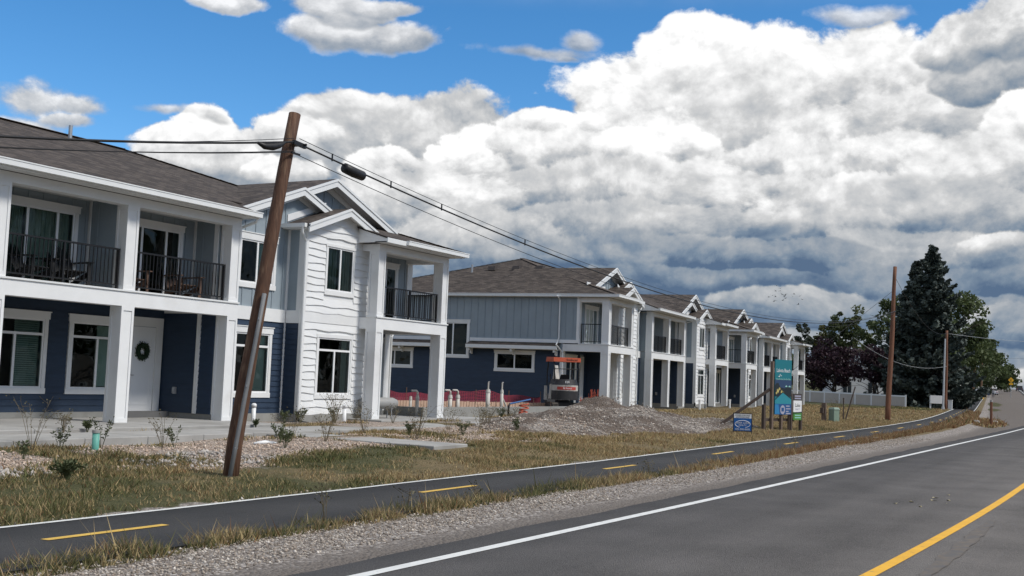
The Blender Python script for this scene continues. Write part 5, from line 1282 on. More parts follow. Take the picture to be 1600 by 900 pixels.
# ------------------------------------------------------------------ signs
MT['post_wood'] = mat('weathered_post', (.15, .11, .085), .85, .25, 5, .004, 12, stretch=(5, 5, .5))
MT['post_dark'] = mat('dark_post', (.075, .055, .045), .85, .25, 5, stretch=(5, 5, .5))
MT['teal_print'] = mat('teal_print', (.014, .165, .20), .5); MT['teal_roof'] = mat('teal_house_print', (.03, .24, .30), .5)
MT['night_print'] = mat('dusk_print', (.030, .062, .13), .5); MT['blue_print'] = mat('blue_print', (.020, .085, .23), .5)
MT['sky_print'] = mat('bright_blue_print', (.03, .20, .42), .5); MT['dark_print'] = mat('dark_print', (.018, .026, .032), .5)
MT['yellow_print'] = mat('yellow_print', (.50, .42, .14), .5); MT['mint_print'] = mat('mint_print', (.30, .58, .52), .5)
MT['green_print'] = mat('green_print', (.075, .24, .045), .5); MT['brown_print'] = mat('brown_print', (.06, .05, .045), .5)
MT['grey_print'] = mat('grey_print', (.36, .36, .45), .5)
def panel_poly(b, pts, y, mi=0): b.poly([(x, y, z) for x, z in pts], mi)
# tall teal sign; local x along the panel, front looks to -y
bs = thing('billboard_sign', 'tall teal real estate billboard on wooden posts beside the path', 'sign', (42.35, 12.0, .15), math.radians(-18))
b = MB(); b.box(.06, 1.16, -.03, .0, .62, 2.68); pn = b.build('panel', MT['teal_print'], bs)
b = MB(); b.box(.06, 1.16, -.036, -.031, 1.55, 1.92); b.build('print', MT['night_print'], pn)
b = MB(); panel_poly(b, [(.06, 1.30), (.06, 1.72), (.16, 1.80), (.30, 1.79), (.40, 1.64), (.75, 1.60), (.80, 1.68), (1.16, 1.62), (1.16, 1.30)], -.038); b.build('print', MT['dark_print'], pn)
b = MB()
for (x, z, r) in ((.25, 1.50, .10), (.36, 1.58, .07), (.50, 1.47, .08), (.16, 1.42, .06), (.62, 1.44, .05)):
    panel_poly(b, [(x + r * (1 if i % 2 else .55) * math.cos(i * .524), z + r * (1 if i % 2 else .55) * math.sin(i * .524)) for i in range(12)], -.040)
tag(b.build('print', MT['yellow_print'], pn), kind='stuff')
b = MB(); panel_poly(b, [(.72, 1.66), (.80, 1.73), (.88, 1.66)], -.041); panel_poly(b, [(.93, 1.66), (1.02, 1.72), (1.12, 1.66)], -.041); tag(b.build('print', MT['mint_print'], pn), kind='stuff')
b = MB(); panel_poly(b, [(.07, 1.02), (.07, 1.16), (.58, 1.44), (1.15, 1.20), (1.15, 1.02)], -.042); b.build('print', MT['teal_roof'], pn)
b = MB(); b.bar((.07, -.044, 1.18), (.58, -.044, 1.46), .006, .03); b.bar((.58, -.044, 1.46), (1.15, -.044, 1.22), .006, .03); b.build('print', MT['dark_print'], pn)
b = MB(); b.box(.06, 1.16, -.043, -.037, .62, 1.02); b.build('print', MT['blue_print'], pn)
b = MB(); panel_poly(b, [(.07, .64), (.07, 1.0), (.30, 1.0), (.38, .64)], -.045); b.build('print', MT['sky_print'], pn)
b = MB(); panel_poly(b, [(.42 + .16 + .16 * math.cos(i * .393), .80 + .17 * math.sin(i * .393)) for i in range(16)], -.046); b.build('print', MT['grey_print'], pn)
b = MB(); b.box(.50, .66, -.050, -.047, .74, .88); b.build('print', MT['blue_print'], pn)
for z in (.94, .84, .74, .66):
    b = MB(); b.box(.80, 1.10 - .06 * ((z * 100) % 3), -.047, -.044, z - .022, z + .022); b.build('print', MT['grey_print'], pn)
fr = (math.radians(90), 0, 0)
text(pn, 'lettering', 'Lakota Beach', MT['sign_white'], (.61, -.034, 2.27), .20, fr, sx=.86)
b = MB(); b.tube([(.38, -.036, 2.14), (.36, -.036, 2.06), (.30, -.036, 2.02), (.26, -.036, 2.05)], .012, 5); b.tube([(.44, -.036, 2.06), (.47, -.036, 2.08)], .012, 5); tag(b.build('print', MT['sign_white'], pn), kind='stuff')
text(pn, 'lettering', 'townhomes by the lake', MT['mint_print'], (.61, -.034, 1.945), .115, fr, sx=.9)
for x, h, w_ in ((0, 2.60, .11), (1.18, 1.45, .10), (.62, .90, .10)):
    b = MB(); b.box(x - w_ / 2, x + w_ / 2, .0, w_, -.3, h); b.build('post', MT['post_wood'], bs)
b = MB(); b.bar((-.05, .12, 1.55), (-1.55, 1.35, .10), .10); b.build('brace', MT['post_dark'], bs)
b = MB(); b.box(-.50, 1.6, .112, .16, .36, .47); b.build('rail', MT['post_dark'], bs)
b = MB(); b.box(-.56, -.45, .0, .11, -.3, .98); b.build('post', MT['post_dark'], bs)
ss = thing('small_sign', 'small sign with brown, white and green bands right of the tall billboard', 'sign', (43.45, 11.60, .15), math.radians(-18))
for i, (z0, z1, m) in enumerate(((1.16, 1.42, 'brown_print'), (.72, 1.16, 'sign_white'), (.42, .72, 'green_print'))):
    b = MB(); b.box(.10, .66, -.03, 0, z0 + .002, z1); b.build('panel', MT[m], ss)
for z in (1.33, 1.24):
    b = MB(); b.box(.17, .60, -.034, -.031, z - .025, z + .025); b.build('print', MT['grey_print'], ss)
text(ss, 'lettering', 'Lake', MT['dark_print'], (.38, -.032, .98), .20, fr); text(ss, 'lettering', 'REALTY', MT['grey_print'], (.38, -.032, .83), .09, fr)
b = MB(); b.hexa([(.10, -.034, .66), (.66, -.034, .70), (.66, -.031, .70), (.10, -.031, .66), (.10, -.034, .70), (.66, -.034, .74), (.66, -.031, .74), (.10, -.031, .70)]); b.build('print', MT['dark_print'], ss)
for z in (.60, .51):
    b = MB(); b.box(.20, .60, -.034, -.031, z - .02, z + .02); b.build('print', MT['mint_print'], ss)
for x in (.04, .72):
    b = MB(); b.box(x - .05, x + .05, 0, .1, -.3, 1.42 if x < .1 else .98); b.build('post', MT['post_dark'], ss)
rs = thing('realty_sign', 'low blue and white yard sign in the grass beside the path', 'sign', (37.24, 11.56, .08), math.radians(-68))
b = MB()
for x in (-.30, .30): b.box(x - .012, x + .012, -.012, .012, -.25, .80)
b.box(-.30, .30, -.012, .012, .776, .80); b.box(-.30, .30, -.012, .012, .185, .21); b.build('frame', MT['black'], rs)
b = MB(); b.box(-.286, .286, -.018, .002, .63, .77); b.build('panel', MT['sign_white'], rs)
b = MB(); b.box(-.286, .286, -.018, .002, .215, .628); bl = b.build('panel', MT['blue_print2'] if 'blue_print2' in MT else MT['blue_print'], rs)
MT['realty_blue'] = mat('realty_blue', (.012, .11, .36), .5); bl.data.materials.clear(); bl.data.materials.append(MT['realty_blue'])
text(rs, 'lettering', 'HOMES FOR SALE', MT['dark_print'], (0, -.02, .725), .062, fr); text(rs, 'lettering', 'LOTS FOR SALE', MT['dark_print'], (0, -.02, .662), .062, fr)
text(rs, 'lettering', 'BEAR LAKE', MT['sign_white'], (0, -.02, .475), .085, fr); text(rs, 'lettering', 'REALTY', MT['sign_white'], (0, -.02, .395), .075, fr)
text(rs, 'lettering', '435-946-8688', MT['sign_white'], (0, -.02, .265), .085, fr)
pts = [(.245 * math.cos(i * .1963), -.020, .435 + .118 * math.sin(i * .1963)) for i in range(33)]
for seg in (pts[0:12], pts[11:23], pts[26:33]):
    b = MB(); b.tube(seg, .008, 4); b.build('emblem', MT['sign_white'], rs)

# posts, box, rods in the grass before the fence
t = thing('wooden_post', 'short brown wooden post with a small meter box beside the green cabinet', 'post', (56.4, 13.46, .12))
b = MB(); b.box(-.10, .10, -.10, .10, -.3, 1.02); b.build('post', MT['post_wood'], t)
b = MB(); b.box(-.30, -.101, -.02, .12, .52, .78); b.build('meter_box', MT['post_dark'], t)
MT['cabinet'] = mat('cabinet_green', (.20, .27, .215), .5, .08, 3)
t = thing('utility_cabinet', 'pale green utility cabinet in the grass before the fence', 'cabinet', (56.6, 13.02, .14), math.radians(-25))
b = MB(); b.box(-.20, .20, -.16, .16, -.1, .70); b.build('body', MT['cabinet'], t); b = MB(); b.hexa([(-.23, -.19, .702), (.23, -.19, .702), (.23, .19, .702), (-.23, .19, .702), (-.16, -.13, .80), (.16, -.13, .80), (.16, .13, .80), (-.16, .13, .80)]); b.build('lid', MT['cabinet'], t)
t = thing('steel_rod', 'dark steel rod leaning to the right before the white fence', 'rod', (60.45, 13.42, .1)); b = MB(); b.tube([(0, 0, -.2), (.25, -.52, 1.9)], .035, 6); b.build('rod', MT['post_dark'], t)
t = thing('steel_stake', 'upright dark steel stake beside the leaning rod', 'stake', (59.5, 13.22, .1)); b = MB(); b.tube([(0, 0, -.2), (.02, 0, 1.30)], .035, 6); b.build('stake', MT['post_dark'], t)
t = thing('marker_post', 'single brown marker post with a pale top at the roadside grass', 'post', (73.6, 7.72, .1)); b = MB(); b.tube([(0, 0, -.3), (.03, 0, 1.35)], .075, 8); b.build('post', MT['post_red'] if 'post_red' in MT else MT['pole_red'], t); b = MB(); b.tube([(.03, 0, 1.35), (.03, 0, 1.47)], .08, 8); b.build('cap', MT['concrete'], t)
for i, (x, y, s) in enumerate(((80.2, 8.2, .26), (75.5, 8.75, .22))):
    b = MB(); rr = random.Random(i + 5); vs = []
    for u in range(5):
        for v in range(8):
            a = v * .785; q = u / 4 * math.pi / 2; r_ = s * rr.uniform(.85, 1.15); vs.append((r_ * math.cos(a) * math.cos(q) * 1.3, r_ * math.sin(a) * math.cos(q), r_ * math.sin(q) * .8))
    fs = [(u * 8 + v, u * 8 + (v + 1) % 8, (u + 1) * 8 + (v + 1) % 8, (u + 1) * 8 + v) for u in range(4) for v in range(8)]
    b.add(vs, fs); o = b.build('boulder', MT['concrete']); o.location = (x, y, float(gz(x, y)) - .03); tag(o, ['pale boulder in the roadside grass nearest the marker post', 'smaller pale boulder in the roadside grass left of the marker post'][i], 'boulder')

# ------------------------------------------------------------------ vinyl fence, house, far fence
MT['fence_tan'] = mat('tan_vinyl', (.47, .42, .37), .6, .05, 1)
fe = thing('vinyl_fence', 'white framed vinyl fence with tan panels beyond the last building', 'fence', (120.3, 20.6, .05))
FA, FB = Vector((0, 0, 0)), Vector((9.5, 12.6, .12)); fd = (FB - FA).normalized(); L_ = (FB - FA).length * 1.25; npan = 8
for i in range(npan + 1):
    p = FA + fd * (L_ * i / npan); b = MB(); b.bar(p + Vector((0, 0, -.2)), p + Vector((0, 0, 1.58)), .14); b.build('post', MT['vinyl'], fe)
    if i == npan: break
    q = FA + fd * (L_ * (i + 1) / npan); a, c = p + fd * .08, q - fd * .08
    b = MB(); b.bar(a + Vector((0, 0, .10)), c + Vector((0, 0, .10)), .06, .16); b.build('rail', MT['vinyl'], fe)
    b = MB(); b.bar(a + Vector((0, 0, 1.44)), c + Vector((0, 0, 1.44)), .06, .14); b.build('rail', MT['vinyl'], fe)
    for j in range(7):
        u, v = a.lerp(c, j / 7), a.lerp(c, (j + .97) / 7); b = MB(); b.bar(u + Vector((0, 0, .77)), v + Vector((0, 0, .77)), .035, 1.195); b.build('panel_board', MT['fence_tan'], fe)
MT['house_white'] = mat('house_white', (.62, .62, .61), .7, .05, 1); MT['house_roof'] = mat('house_roof', (.10, .075, .06), .9, .2, 2)
ho = thing('white_house', 'white house with a steep brown gable roof behind the plum trees', 'house', (156, 33.5, .4), math.radians(20))
b = MB(); b.prism([(-3.2, 0), (3.2, 0), (3.2, 4.4), (0, 6.7), (-3.2, 4.4)], -6, 6, axis='x'); b.build('wall', MT['house_white'], ho)
b = MB()
for s in (-1, 1): b.hexa([(-6.4, s * 3.7, 3.98), (6.4, s * 3.7, 3.98), (6.4, 0, 6.72), (-6.4, 0, 6.72), (-6.4, s * 3.7, 4.18), (6.4, s * 3.7, 4.18), (6.4, 0, 6.95), (-6.4, 0, 6.95)])
b.build('roof', MT['house_roof'], ho)
for y in (-1.6, 1.5):
    b = MB(); b.box(-6.06, -6.0, y - .5, y + .5, 1.2, 2.6); wn = b.build('window', MT['dark_print'], ho); b = MB(); b.box(-6.08, -6.061, y - .03, y + .03, 1.2, 2.6); b.build('frame', MT['house_white'], wn)
g2 = thing('board_fence', 'dark grey board fence in shade under the spruces', 'fence', (133, 24.6, .2))
gd = Vector((-6.6, -4.6, .1)); n = 34
for i in range(n):
    a, c = gd * (i / n), gd * ((i + .93) / n); b = MB(); b.bar(a + Vector((0, 0, .6)), c + Vector((0, 0, .6)), .04, 1.2); b.build('board', MT['dark_fence'] if 'dark_fence' in MT else MT['vent'], g2)
b = MB(); b.bar((0, 0, 1.32), tuple(gd + Vector((0, 0, 1.32))), .10, .22); b.build('rail', MT['concrete'], g2)
t = thing('mail_stand', 'white board on two legs beside the white lamp post', 'stand', (120.7, 17.6, .35), math.radians(-60))
b = MB(); b.box(-.75, .75, -.05, .05, .55, 1.35); b.build('board', MT['house_white'], t)
for x in (-.70, .70):
    b = MB(); b.box(x - .07, x + .07, .051, .15, -.2, 1.3); b.build('leg', MT['house_white'], t)
t = thing('post_stub', 'short white square post at the path beside the brown pole', 'post', (118.3, 16.1, .3)); b = MB(); b.box(-.18, .18, -.18, .18, -.2, .95); b.build('post', MT['house_white'], t); b = MB(); b.box(-.21, .21, -.21, .21, .951, 1.02); b.build('cap', MT['house_white'], t)
t = thing('street_sign', 'small green street sign in front of the spruce trunks', 'sign', (137.9, 23.6, .3)); b = MB(); b.tube([(0, 0, -.2), (0, 0, 1.7)], .03, 6); b.build('post', MT['lamp_grey'], t); MT['sgreen'] = mat('street_sign_green', (.05, .26, .19), .4)
b = MB(); b.bar((-.45, .75, 1.85), (.45, -.75, 1.85), .03, .28); b.build('plate', MT['sgreen'], t)

# ------------------------------------------------------------------ trees
MT['bark'] = mat('bark', (.060, .046, .037), .9, .3, 4, stretch=(4, 4, .6))
def mat_leaf(name, c0, c1, trans=.25):
    m = bpy.data.materials.new(name); m.use_nodes = True; nt = m.node_tree; N, L = nt.nodes, nt.links; b = N['Principled BSDF']; b.inputs['Roughness'].default_value = .6; b.inputs['Specular IOR Level'].default_value = .25
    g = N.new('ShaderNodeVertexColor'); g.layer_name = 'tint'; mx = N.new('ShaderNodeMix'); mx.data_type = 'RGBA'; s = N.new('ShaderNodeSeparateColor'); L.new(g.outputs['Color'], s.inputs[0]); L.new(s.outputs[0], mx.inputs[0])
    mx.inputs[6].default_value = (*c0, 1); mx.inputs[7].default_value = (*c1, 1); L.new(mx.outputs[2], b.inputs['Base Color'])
    t = N.new('ShaderNodeBsdfTranslucent'); L.new(mx.outputs[2], t.inputs['Color']); ms = N.new('ShaderNodeMixShader'); ms.inputs[0].default_value = trans
    L.new(b.outputs[0], ms.inputs[1]); L.new(t.outputs[0], ms.inputs[2]); L.new(ms.outputs[0], N['Material Output'].inputs['Surface']); return m
LEAF = {'plum': mat_leaf('plum_leaves', (.015, .009, .013), (.050, .024, .034)), 'spruce': mat_leaf('spruce_needles', (.018, .027, .023), (.092, .115, .098), .1), 'green': mat_leaf('green_leaves', (.026, .042, .016), (.105, .135, .05)),
        'yellow': mat_leaf('yellow_green_leaves', (.05, .058, .014), (.13, .13, .035)), 'poplar': mat_leaf('poplar_leaves', (.036, .048, .02), (.12, .14, .055)), 'grey': mat_leaf('grey_green_leaves', (.03, .04, .028), (.085, .10, .07)), 'lime': mat_leaf('lime_leaves', (.05, .07, .015), (.12, .15, .03))}
def leaf_cards(cent, size, rs, tint, flat=0.0):
    n = len(cent); d = rs.normal(size=(n, 3)); d[:, 2] *= (1 - flat); d /= np.linalg.norm(d, axis=1)[:, None]
    e = np.cross(d, rs.normal(size=(n, 3))); e /= np.linalg.norm(e, axis=1)[:, None]
    s = (size * rs.uniform(.6, 1.35, n))[:, None]
    V = np.stack([cent - d * s - e * s * .45, cent - d * s * .2 + e * s * .7, cent + d * s, cent + d * s * .1 - e * s * .7], 1).reshape(-1, 3)
    F = np.arange(4 * n).reshape(n, 4); c = np.repeat(tint, 4)[:, None] * np.ones((1, 3)); return V, F, c
def broadleaf(name, label, cat, loc, h, r, kind, seed, base=.25, n=3800, size=.16, lean=0, trunks=1, group=None, squash=1.0, column=False, gap=.0):
    t = thing(name, label, cat, loc, 0, group); rs = np.random.RandomState(seed); rr = random.Random(seed); tb = MB(); tips = []
    for q in range(trunks):
        a0 = rr.uniform(0, 6.28); ox = (0, 0) if trunks == 1 else (.5 * math.cos(a0 + q * 2.1), .5 * math.sin(a0 + q * 2.1))
        top = Vector((ox[0] * 3 + rr.uniform(-.1, .1) * r, ox[1] * 3, h * .72)); b0 = Vector((ox[0], ox[1], -.3)); tr = max(.05, h * .018)
        pts = [b0.lerp(top, i / 6) + Vector((rr.uniform(-.1, .1), rr.uniform(-.1, .1), 0)) * (i > 0) for i in range(7)]
        tb.tube(pts, [tr * (1 - .8 * i / 6) for i in range(7)], 7)
        for k in range(9):
            p = b0.lerp(top, rr.uniform(base * 1.0, .95)); a = rr.uniform(0, 6.28); L0 = r * rr.uniform(.5, .9); e = p + Vector((math.cos(a) * L0, math.sin(a) * L0, L0 * rr.uniform(.25, .8)))
            tb.tube([p, p.lerp(e, .5) + Vector((0, 0, .1 * L0)), e], [tr * .45, tr * .28, .015], 5); tips.append(e)
    tb.build('trunk', MT['bark'], t, True)
    # clumps spread through the crown, leaves spread through the clumps
    nc = 46; cc = []; cr = []
    while len(cc) < nc:
        p = rs.uniform(-1, 1, 3); q = np.linalg.norm(p)
        if q > 1: continue
        if rs.rand() > .35 + .65 * q: continue
        zf = p[2]; wz = (1 - .35 * max(0, zf)) if not column else (1 - .55 * max(0, zf))
        c = np.array([p[0] * r * wz, p[1] * r * wz, h * (base + (1 - base) * (.5 + .5 * zf * squash))]); cc.append(c); cr.append(r * rs.uniform(.16, .34))
    cc = np.array(cc); cr = np.array(cr); k = rs.randint(0, nc, n); g = rs.normal(size=(n, 3)); g /= np.linalg.norm(g, axis=1)[:, None]; rad = rs.uniform(.35, 1, n) ** .6
    P = cc[k] + g * (cr[k] * rad)[:, None] * np.array([1.15, 1.15, .85]); P[:, 2] = np.clip(P[:, 2], h * base * .55, None)
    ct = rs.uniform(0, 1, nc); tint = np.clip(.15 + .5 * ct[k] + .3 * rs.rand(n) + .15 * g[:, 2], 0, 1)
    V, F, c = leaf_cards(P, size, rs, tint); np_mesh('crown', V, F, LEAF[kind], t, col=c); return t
def spruce(label, loc, h, r, seed, n_whorl=34, top_sparse=.0):
    t = thing('spruce_tree', label, 'tree', loc, 0, 'large dark spruces'); rs = np.random.RandomState(seed); tb = MB(); tb.tube([(0, 0, -.3), (0, 0, h * .5), (0, 0, h * .99)], [h * .022, h * .012, .02], 8); C, T = [], []
    bt = MB()
    for w_ in range(n_whorl):
        q = (w_ / n_whorl) ** .92; z = h * (.075 + .915 * q); Lr = r * (1 - q) ** .82 * (1 + .18 * math.sin(w_ * 2.3)) + .10; nb = int(10 - 4 * q)
        for k in range(nb):
            a = rs.uniform(0, 6.28); L1 = Lr * rs.uniform(.7, 1.15); up_ = .18 + .55 * q + rs.uniform(-.08, .08); m_ = int(14 + L1 * 24); s = np.linspace(.12, 1, m_)
            drop = -.42 * (1 - q) * s * (1 - .75 * s) * 2; zz = z + L1 * (drop + up_ * s ** 2 * .6)
            side = rs.normal(size=m_) * (.09 + .12 * L1 * .3) * (1.1 - .7 * s); x = np.cos(a) * L1 * s - np.sin(a) * side; y = np.sin(a) * L1 * s + np.cos(a) * side
            hang = -np.abs(rs.normal(size=m_)) * .16 * (1 - q * .6)
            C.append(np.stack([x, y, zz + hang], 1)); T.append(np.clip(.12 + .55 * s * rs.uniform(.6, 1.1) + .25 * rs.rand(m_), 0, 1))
            if k % 2 == 0: bt.tube([(0, 0, z), (np.cos(a) * L1 * .5, np.sin(a) * L1 * .5, zz[m_ // 2]), (np.cos(a) * L1 * .95, np.sin(a) * L1 * .95, zz[-1])], [.05, .03, .012], 4, False)
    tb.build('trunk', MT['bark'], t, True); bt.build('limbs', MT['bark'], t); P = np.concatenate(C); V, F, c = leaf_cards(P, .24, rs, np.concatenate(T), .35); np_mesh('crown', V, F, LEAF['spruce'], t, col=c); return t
TZ = lambda x, y: (x, y, float(gz(x, y)))
spruce('taller dark spruce with a thin pointed top, right of its twin', TZ(126.6, 19.1), 17.4, 4.8, 3, 46)
spruce('dense dark spruce with the lower top, left of its twin', TZ(128.6, 20.9), 15.9, 4.5, 8, 50)
broadleaf('plum_tree', 'dark purple plum tree behind the fence beside the last building', 'tree', TZ(138.5, 32.6), 7.2, 3.9, 'plum', 4, .24, 6500, .17, trunks=4, group='purple plum trees behind the fence')
broadleaf('plum_tree', 'dark purple plum tree between the white house and the red pole', 'tree', TZ(133.5, 25.6), 6.6, 2.9, 'plum', 9, .22, 4200, .16, trunks=3, group='purple plum trees behind the fence')
broadleaf('plum_tree', 'low purple plum tree beside the spruces, right of the red pole', 'tree', TZ(138.5, 24.2), 6.0, 2.8, 'plum', 12, .22, 3600, .16, trunks=3, group='purple plum trees behind the fence')
broadleaf('maple_tree', 'large green tree swelling out to the right of the spruces', 'tree', TZ(178, 24.0), 16.6, 6.0, 'green', 21, .16, 8000, .24, group='green trees along the street')
broadleaf('maple_tree', 'green tree showing left of the spruces behind the red pole', 'tree', TZ(162, 29.5), 15.0, 4.4, 'green', 23, .2, 5200, .22, group='green trees along the street')
broadleaf('maple_tree', 'green tree beyond the big one, above the distant poles', 'tree', TZ(214, 25.8), 14.0, 4.9, 'green', 25, .12, 5600, .24, group='green trees along the street')
broadleaf('maple_tree', 'rounded green tree over the far end of the path', 'tree', TZ(262, 28.6), 10.6, 4.4, 'green', 27, .1, 4600, .26, group='green trees along the street')
broadleaf('maple_tree', 'dark far tree at the crest beside the distant poles', 'tree', TZ(300, 30.6), 9.4, 4.6, 'green', 29, .1, 3600, .28, group='green trees along the street')
broadleaf('maple_tree', 'low lime green tree behind the slim distant poles', 'tree', TZ(285, 34.5), 6.0, 3.0, 'lime', 31, .1, 2600, .24, group='green trees along the street')
broadleaf('maple_tree', 'small round tree left of the yellow crossing sign', 'tree', TZ(328, 30.6), 4.9, 3.2, 'green', 33, .08, 2200, .26, group='green trees along the street')
broadleaf('poplar_tree', 'thin poplar rising just right of the last building', 'tree', TZ(193.6, 50.2), 12.4, 2.3, 'grey', 41, .1, 2600, .2, column=True, group='trees behind the plum trees')
broadleaf('poplar_tree', 'yellowing poplar second from the last building', 'tree', TZ(199.2, 48.2), 12.0, 2.5, 'yellow', 43, .1, 3200, .2, column=True, group='trees behind the plum trees')
broadleaf('poplar_tree', 'narrow dark poplar between the yellowing one and the tallest', 'tree', TZ(199.7, 46.2), 13.6, 2.0, 'green', 45, .1, 3200, .2, column=True, group='trees behind the plum trees')
broadleaf('poplar_tree', 'tallest poplar behind the plum tree', 'tree', TZ(195.1, 44.1), 14.8, 2.5, 'poplar', 47, .1, 4200, .2, column=True, group='trees behind the plum trees')
broadleaf('poplar_tree', 'broad poplar right of the tallest, above the white house', 'tree', TZ(195.6, 41.4), 14.6, 3.0, 'poplar', 49, .1, 4600, .21, column=True, group='trees behind the plum trees')
broadleaf('poplar_tree', 'sparse grey green young tree between the house and the red pole', 'tree', TZ(186.5, 36.2), 9.6, 2.2, 'grey', 51, .12, 900, .18, column=True, group='trees behind the plum trees')
for i, (x, y, h, r) in enumerate(((205, 58, 9, 4), (215, 66, 10, 5), (225, 76, 9, 5), (240, 55, 8, 4.5), (255, 70, 9, 5), (170, 40, 5.2, 2.6))):
    broadleaf('shade_tree', ['low tree filling the gap behind the last building', 'hidden backdrop tree behind the last building', 'farther backdrop tree behind the middle building', 'backdrop tree behind the poplars', 'farthest backdrop tree behind the poplars', 'low bushy tree at the foot of the poplars'][i], 'tree', TZ(x, y), h, r, 'poplar', 60 + i, .1, 1800, .28, group='trees behind the plum trees')
# trees on the far side of the road (behind the camera; the windows mirror them)
for i in range(13):
    x = -30 + 13 * i + R.uniform(-3, 3)
    broadleaf('roadside_tree', 'tree in the row across the road, mirrored in the windows', 'tree', (x, -26 - R.uniform(0, 8), 0), R.uniform(10, 15), R.uniform(4, 6), 'green', 80 + i, .12, 1500, .5, group='row of trees across the road')
b = MB()

# ------------------------------------------------------------------ far street things
def person(label, loc, rz, cols, stride=.18, h=1.72):
    t = thing('person', label, 'person', loc, rz, 'people far up the path'); s = h / 1.72
    V = [(0, 0, .93), (0, 0, 1.15), (0, -.01, 1.40), (0, 0, 1.50), (0, .02, 1.58), (0, .02, 1.70), (.10, 0, .88), (.12, stride, .50), (.12, stride * .6, .08), (.12, stride * .6 + .12, .04), (-.10, 0, .88), (-.12, -stride * .6, .50), (-.12, -stride * 1.4, .10), (-.12, -stride * 1.4 + .12, .05),
         (.19, 0, 1.40), (.25, -.06, 1.12), (.25, .06, .88), (-.19, 0, 1.40), (-.25, .04, 1.12), (-.25, .14, .90)]
    Ed = [(0, 1), (1, 2), (2, 3), (3, 4), (4, 5), (0, 6), (6, 7), (7, 8), (8, 9), (0, 10), (10, 11), (11, 12), (12, 13), (2, 14), (14, 15), (15, 16), (2, 17), (17, 18), (18, 19)]
    Rd = [.14, .14, .15, .055, .09, .08, .095, .065, .045, .04, .095, .065, .045, .04, .065, .045, .035, .065, .045, .035]
    me = bpy.data.meshes.new('body'); me.from_pydata([tuple(c * s for c in v) for v in V], Ed, []); o = bpy.data.objects.new('body', me); COL.objects.link(o); o.parent = t
    m = o.modifiers.new('skin', 'SKIN'); 
    if not me.skin_vertices: me.attributes.new('skin_vertex', 'FLOAT', 'POINT') if False else None
    for i, r in enumerate(Rd):
        if me.skin_vertices: sv = me.skin_vertices[0].data[i]; sv.radius = (r * s, r * s); sv.use_root = (i == 0)
    o.modifiers.new('sub', 'SUBSURF').levels = 1
    mm = bpy.data.materials.new('clothes'); mm.use_nodes = True; nt = mm.node_tree; N, L = nt.nodes, nt.links; tc = N.new('ShaderNodeTexCoord'); se = N.new('ShaderNodeSeparateXYZ'); L.new(tc.outputs['Object'], se.inputs[0]); mr = N.new('ShaderNodeMapRange'); mr.inputs[2].default_value = 2.0 * s; L.new(se.outputs[2], mr.inputs[0])
    rp = N.new('ShaderNodeValToRGB'); rp.color_ramp.interpolation = 'CONSTANT'; L.new(mr.outputs[0], rp.inputs[0]); e = rp.color_ramp.elements; e[0].color = (.02, .02, .02, 1); e[1].position = .05; e[1].color = (*cols[0], 1)
    for p_, c_ in ((.47, cols[1]), (.735, (.42, .27, .2)), (.845, (.05, .035, .025))):
        x = e.new(p_); x.color = (*c_, 1)
    L.new(rp.outputs[0], N['Principled BSDF'].inputs['Base Color']); me.materials.append(mm); return t
person('person in dark clothes walking alone on the left of the path', TZ(233.5, 26.6), math.radians(100), ((.02, .025, .04), (.02, .022, .03)))
person('person in a black top leading the group on the path', TZ(258.0, 27.6), math.radians(100), ((.03, .05, .12), (.01, .01, .012)))
person('person in a pale top at the right of the group on the path', TZ(261.0, 27.0), math.radians(95), ((.05, .06, .09), (.45, .44, .45)))
t = thing('crossing_sign', 'yellow diamond pedestrian sign at the crest of the road', 'sign', TZ(268.9, 24.3), math.radians(-64)); gy = float(gz(268.9, 24.3)); MT['sign_yellow'] = mat('sign_yellow', (.75, .40, .02), .4)
b = MB(); b.tube([(0, 0, -.3), (0, 0, 4.3)], .06, 6); b.build('post', MT['lamp_grey'], t)
b = MB(); b.prism([(0, 3.1), (.62, 3.72), (0, 4.34), (-.62, 3.72)], -.09, -.065); b.build('plate', MT['sign_yellow'], t)
b = MB(); b.box(-.42, .42, -.09, -.065, 2.7, 3.05); b.build('plate', MT['sign_yellow'], t)
b = MB(); b.tube([(.02, -.1, 3.98), (.02, -.1, 3.92)], .07, 6); b.bar((0, -.1, 3.9), (-.02, -.1, 3.66), .02, .12); b.bar((-.02, -.1, 3.68), (.14, -.1, 3.42), .02, .05); b.bar((-.02, -.1, 3.68), (-.14, -.1, 3.44), .02, .05); tag(b.build('emblem', MT['black'], t), kind='stuff')
t = thing('sandwich_board', 'small yellow sandwich board beside the far path', 'sign', TZ(238.5, 26.9), math.radians(-60))
for s in (-1, 1):
    b = MB(); b.hexa([(-.42, s * .30, 0), (.42, s * .30, 0), (.42, s * .33, 0), (-.42, s * .33, 0), (-.42, s * .02, 1.1), (.42, s * .02, 1.1), (.42, s * .05, 1.1), (-.42, s * .05, 1.1)]); b.build('board', MT['sign_yellow2'] if 'sign_yellow2' in MT else MT['sign_yellow'], t)
t = thing('round_sign', 'round white sign on a short post by the far path', 'sign', TZ(213.6, 24.7), math.radians(-62)); b = MB(); b.tube([(0, 0, -.3), (0, 0, 2.0)], .04, 6); b.build('post', MT['lamp_grey'], t); b = MB(); b.tube([(0, -.06, 1.7), (0, -.03, 1.7)], .36, 16); b.build('plate', MT['sign_white'], t)
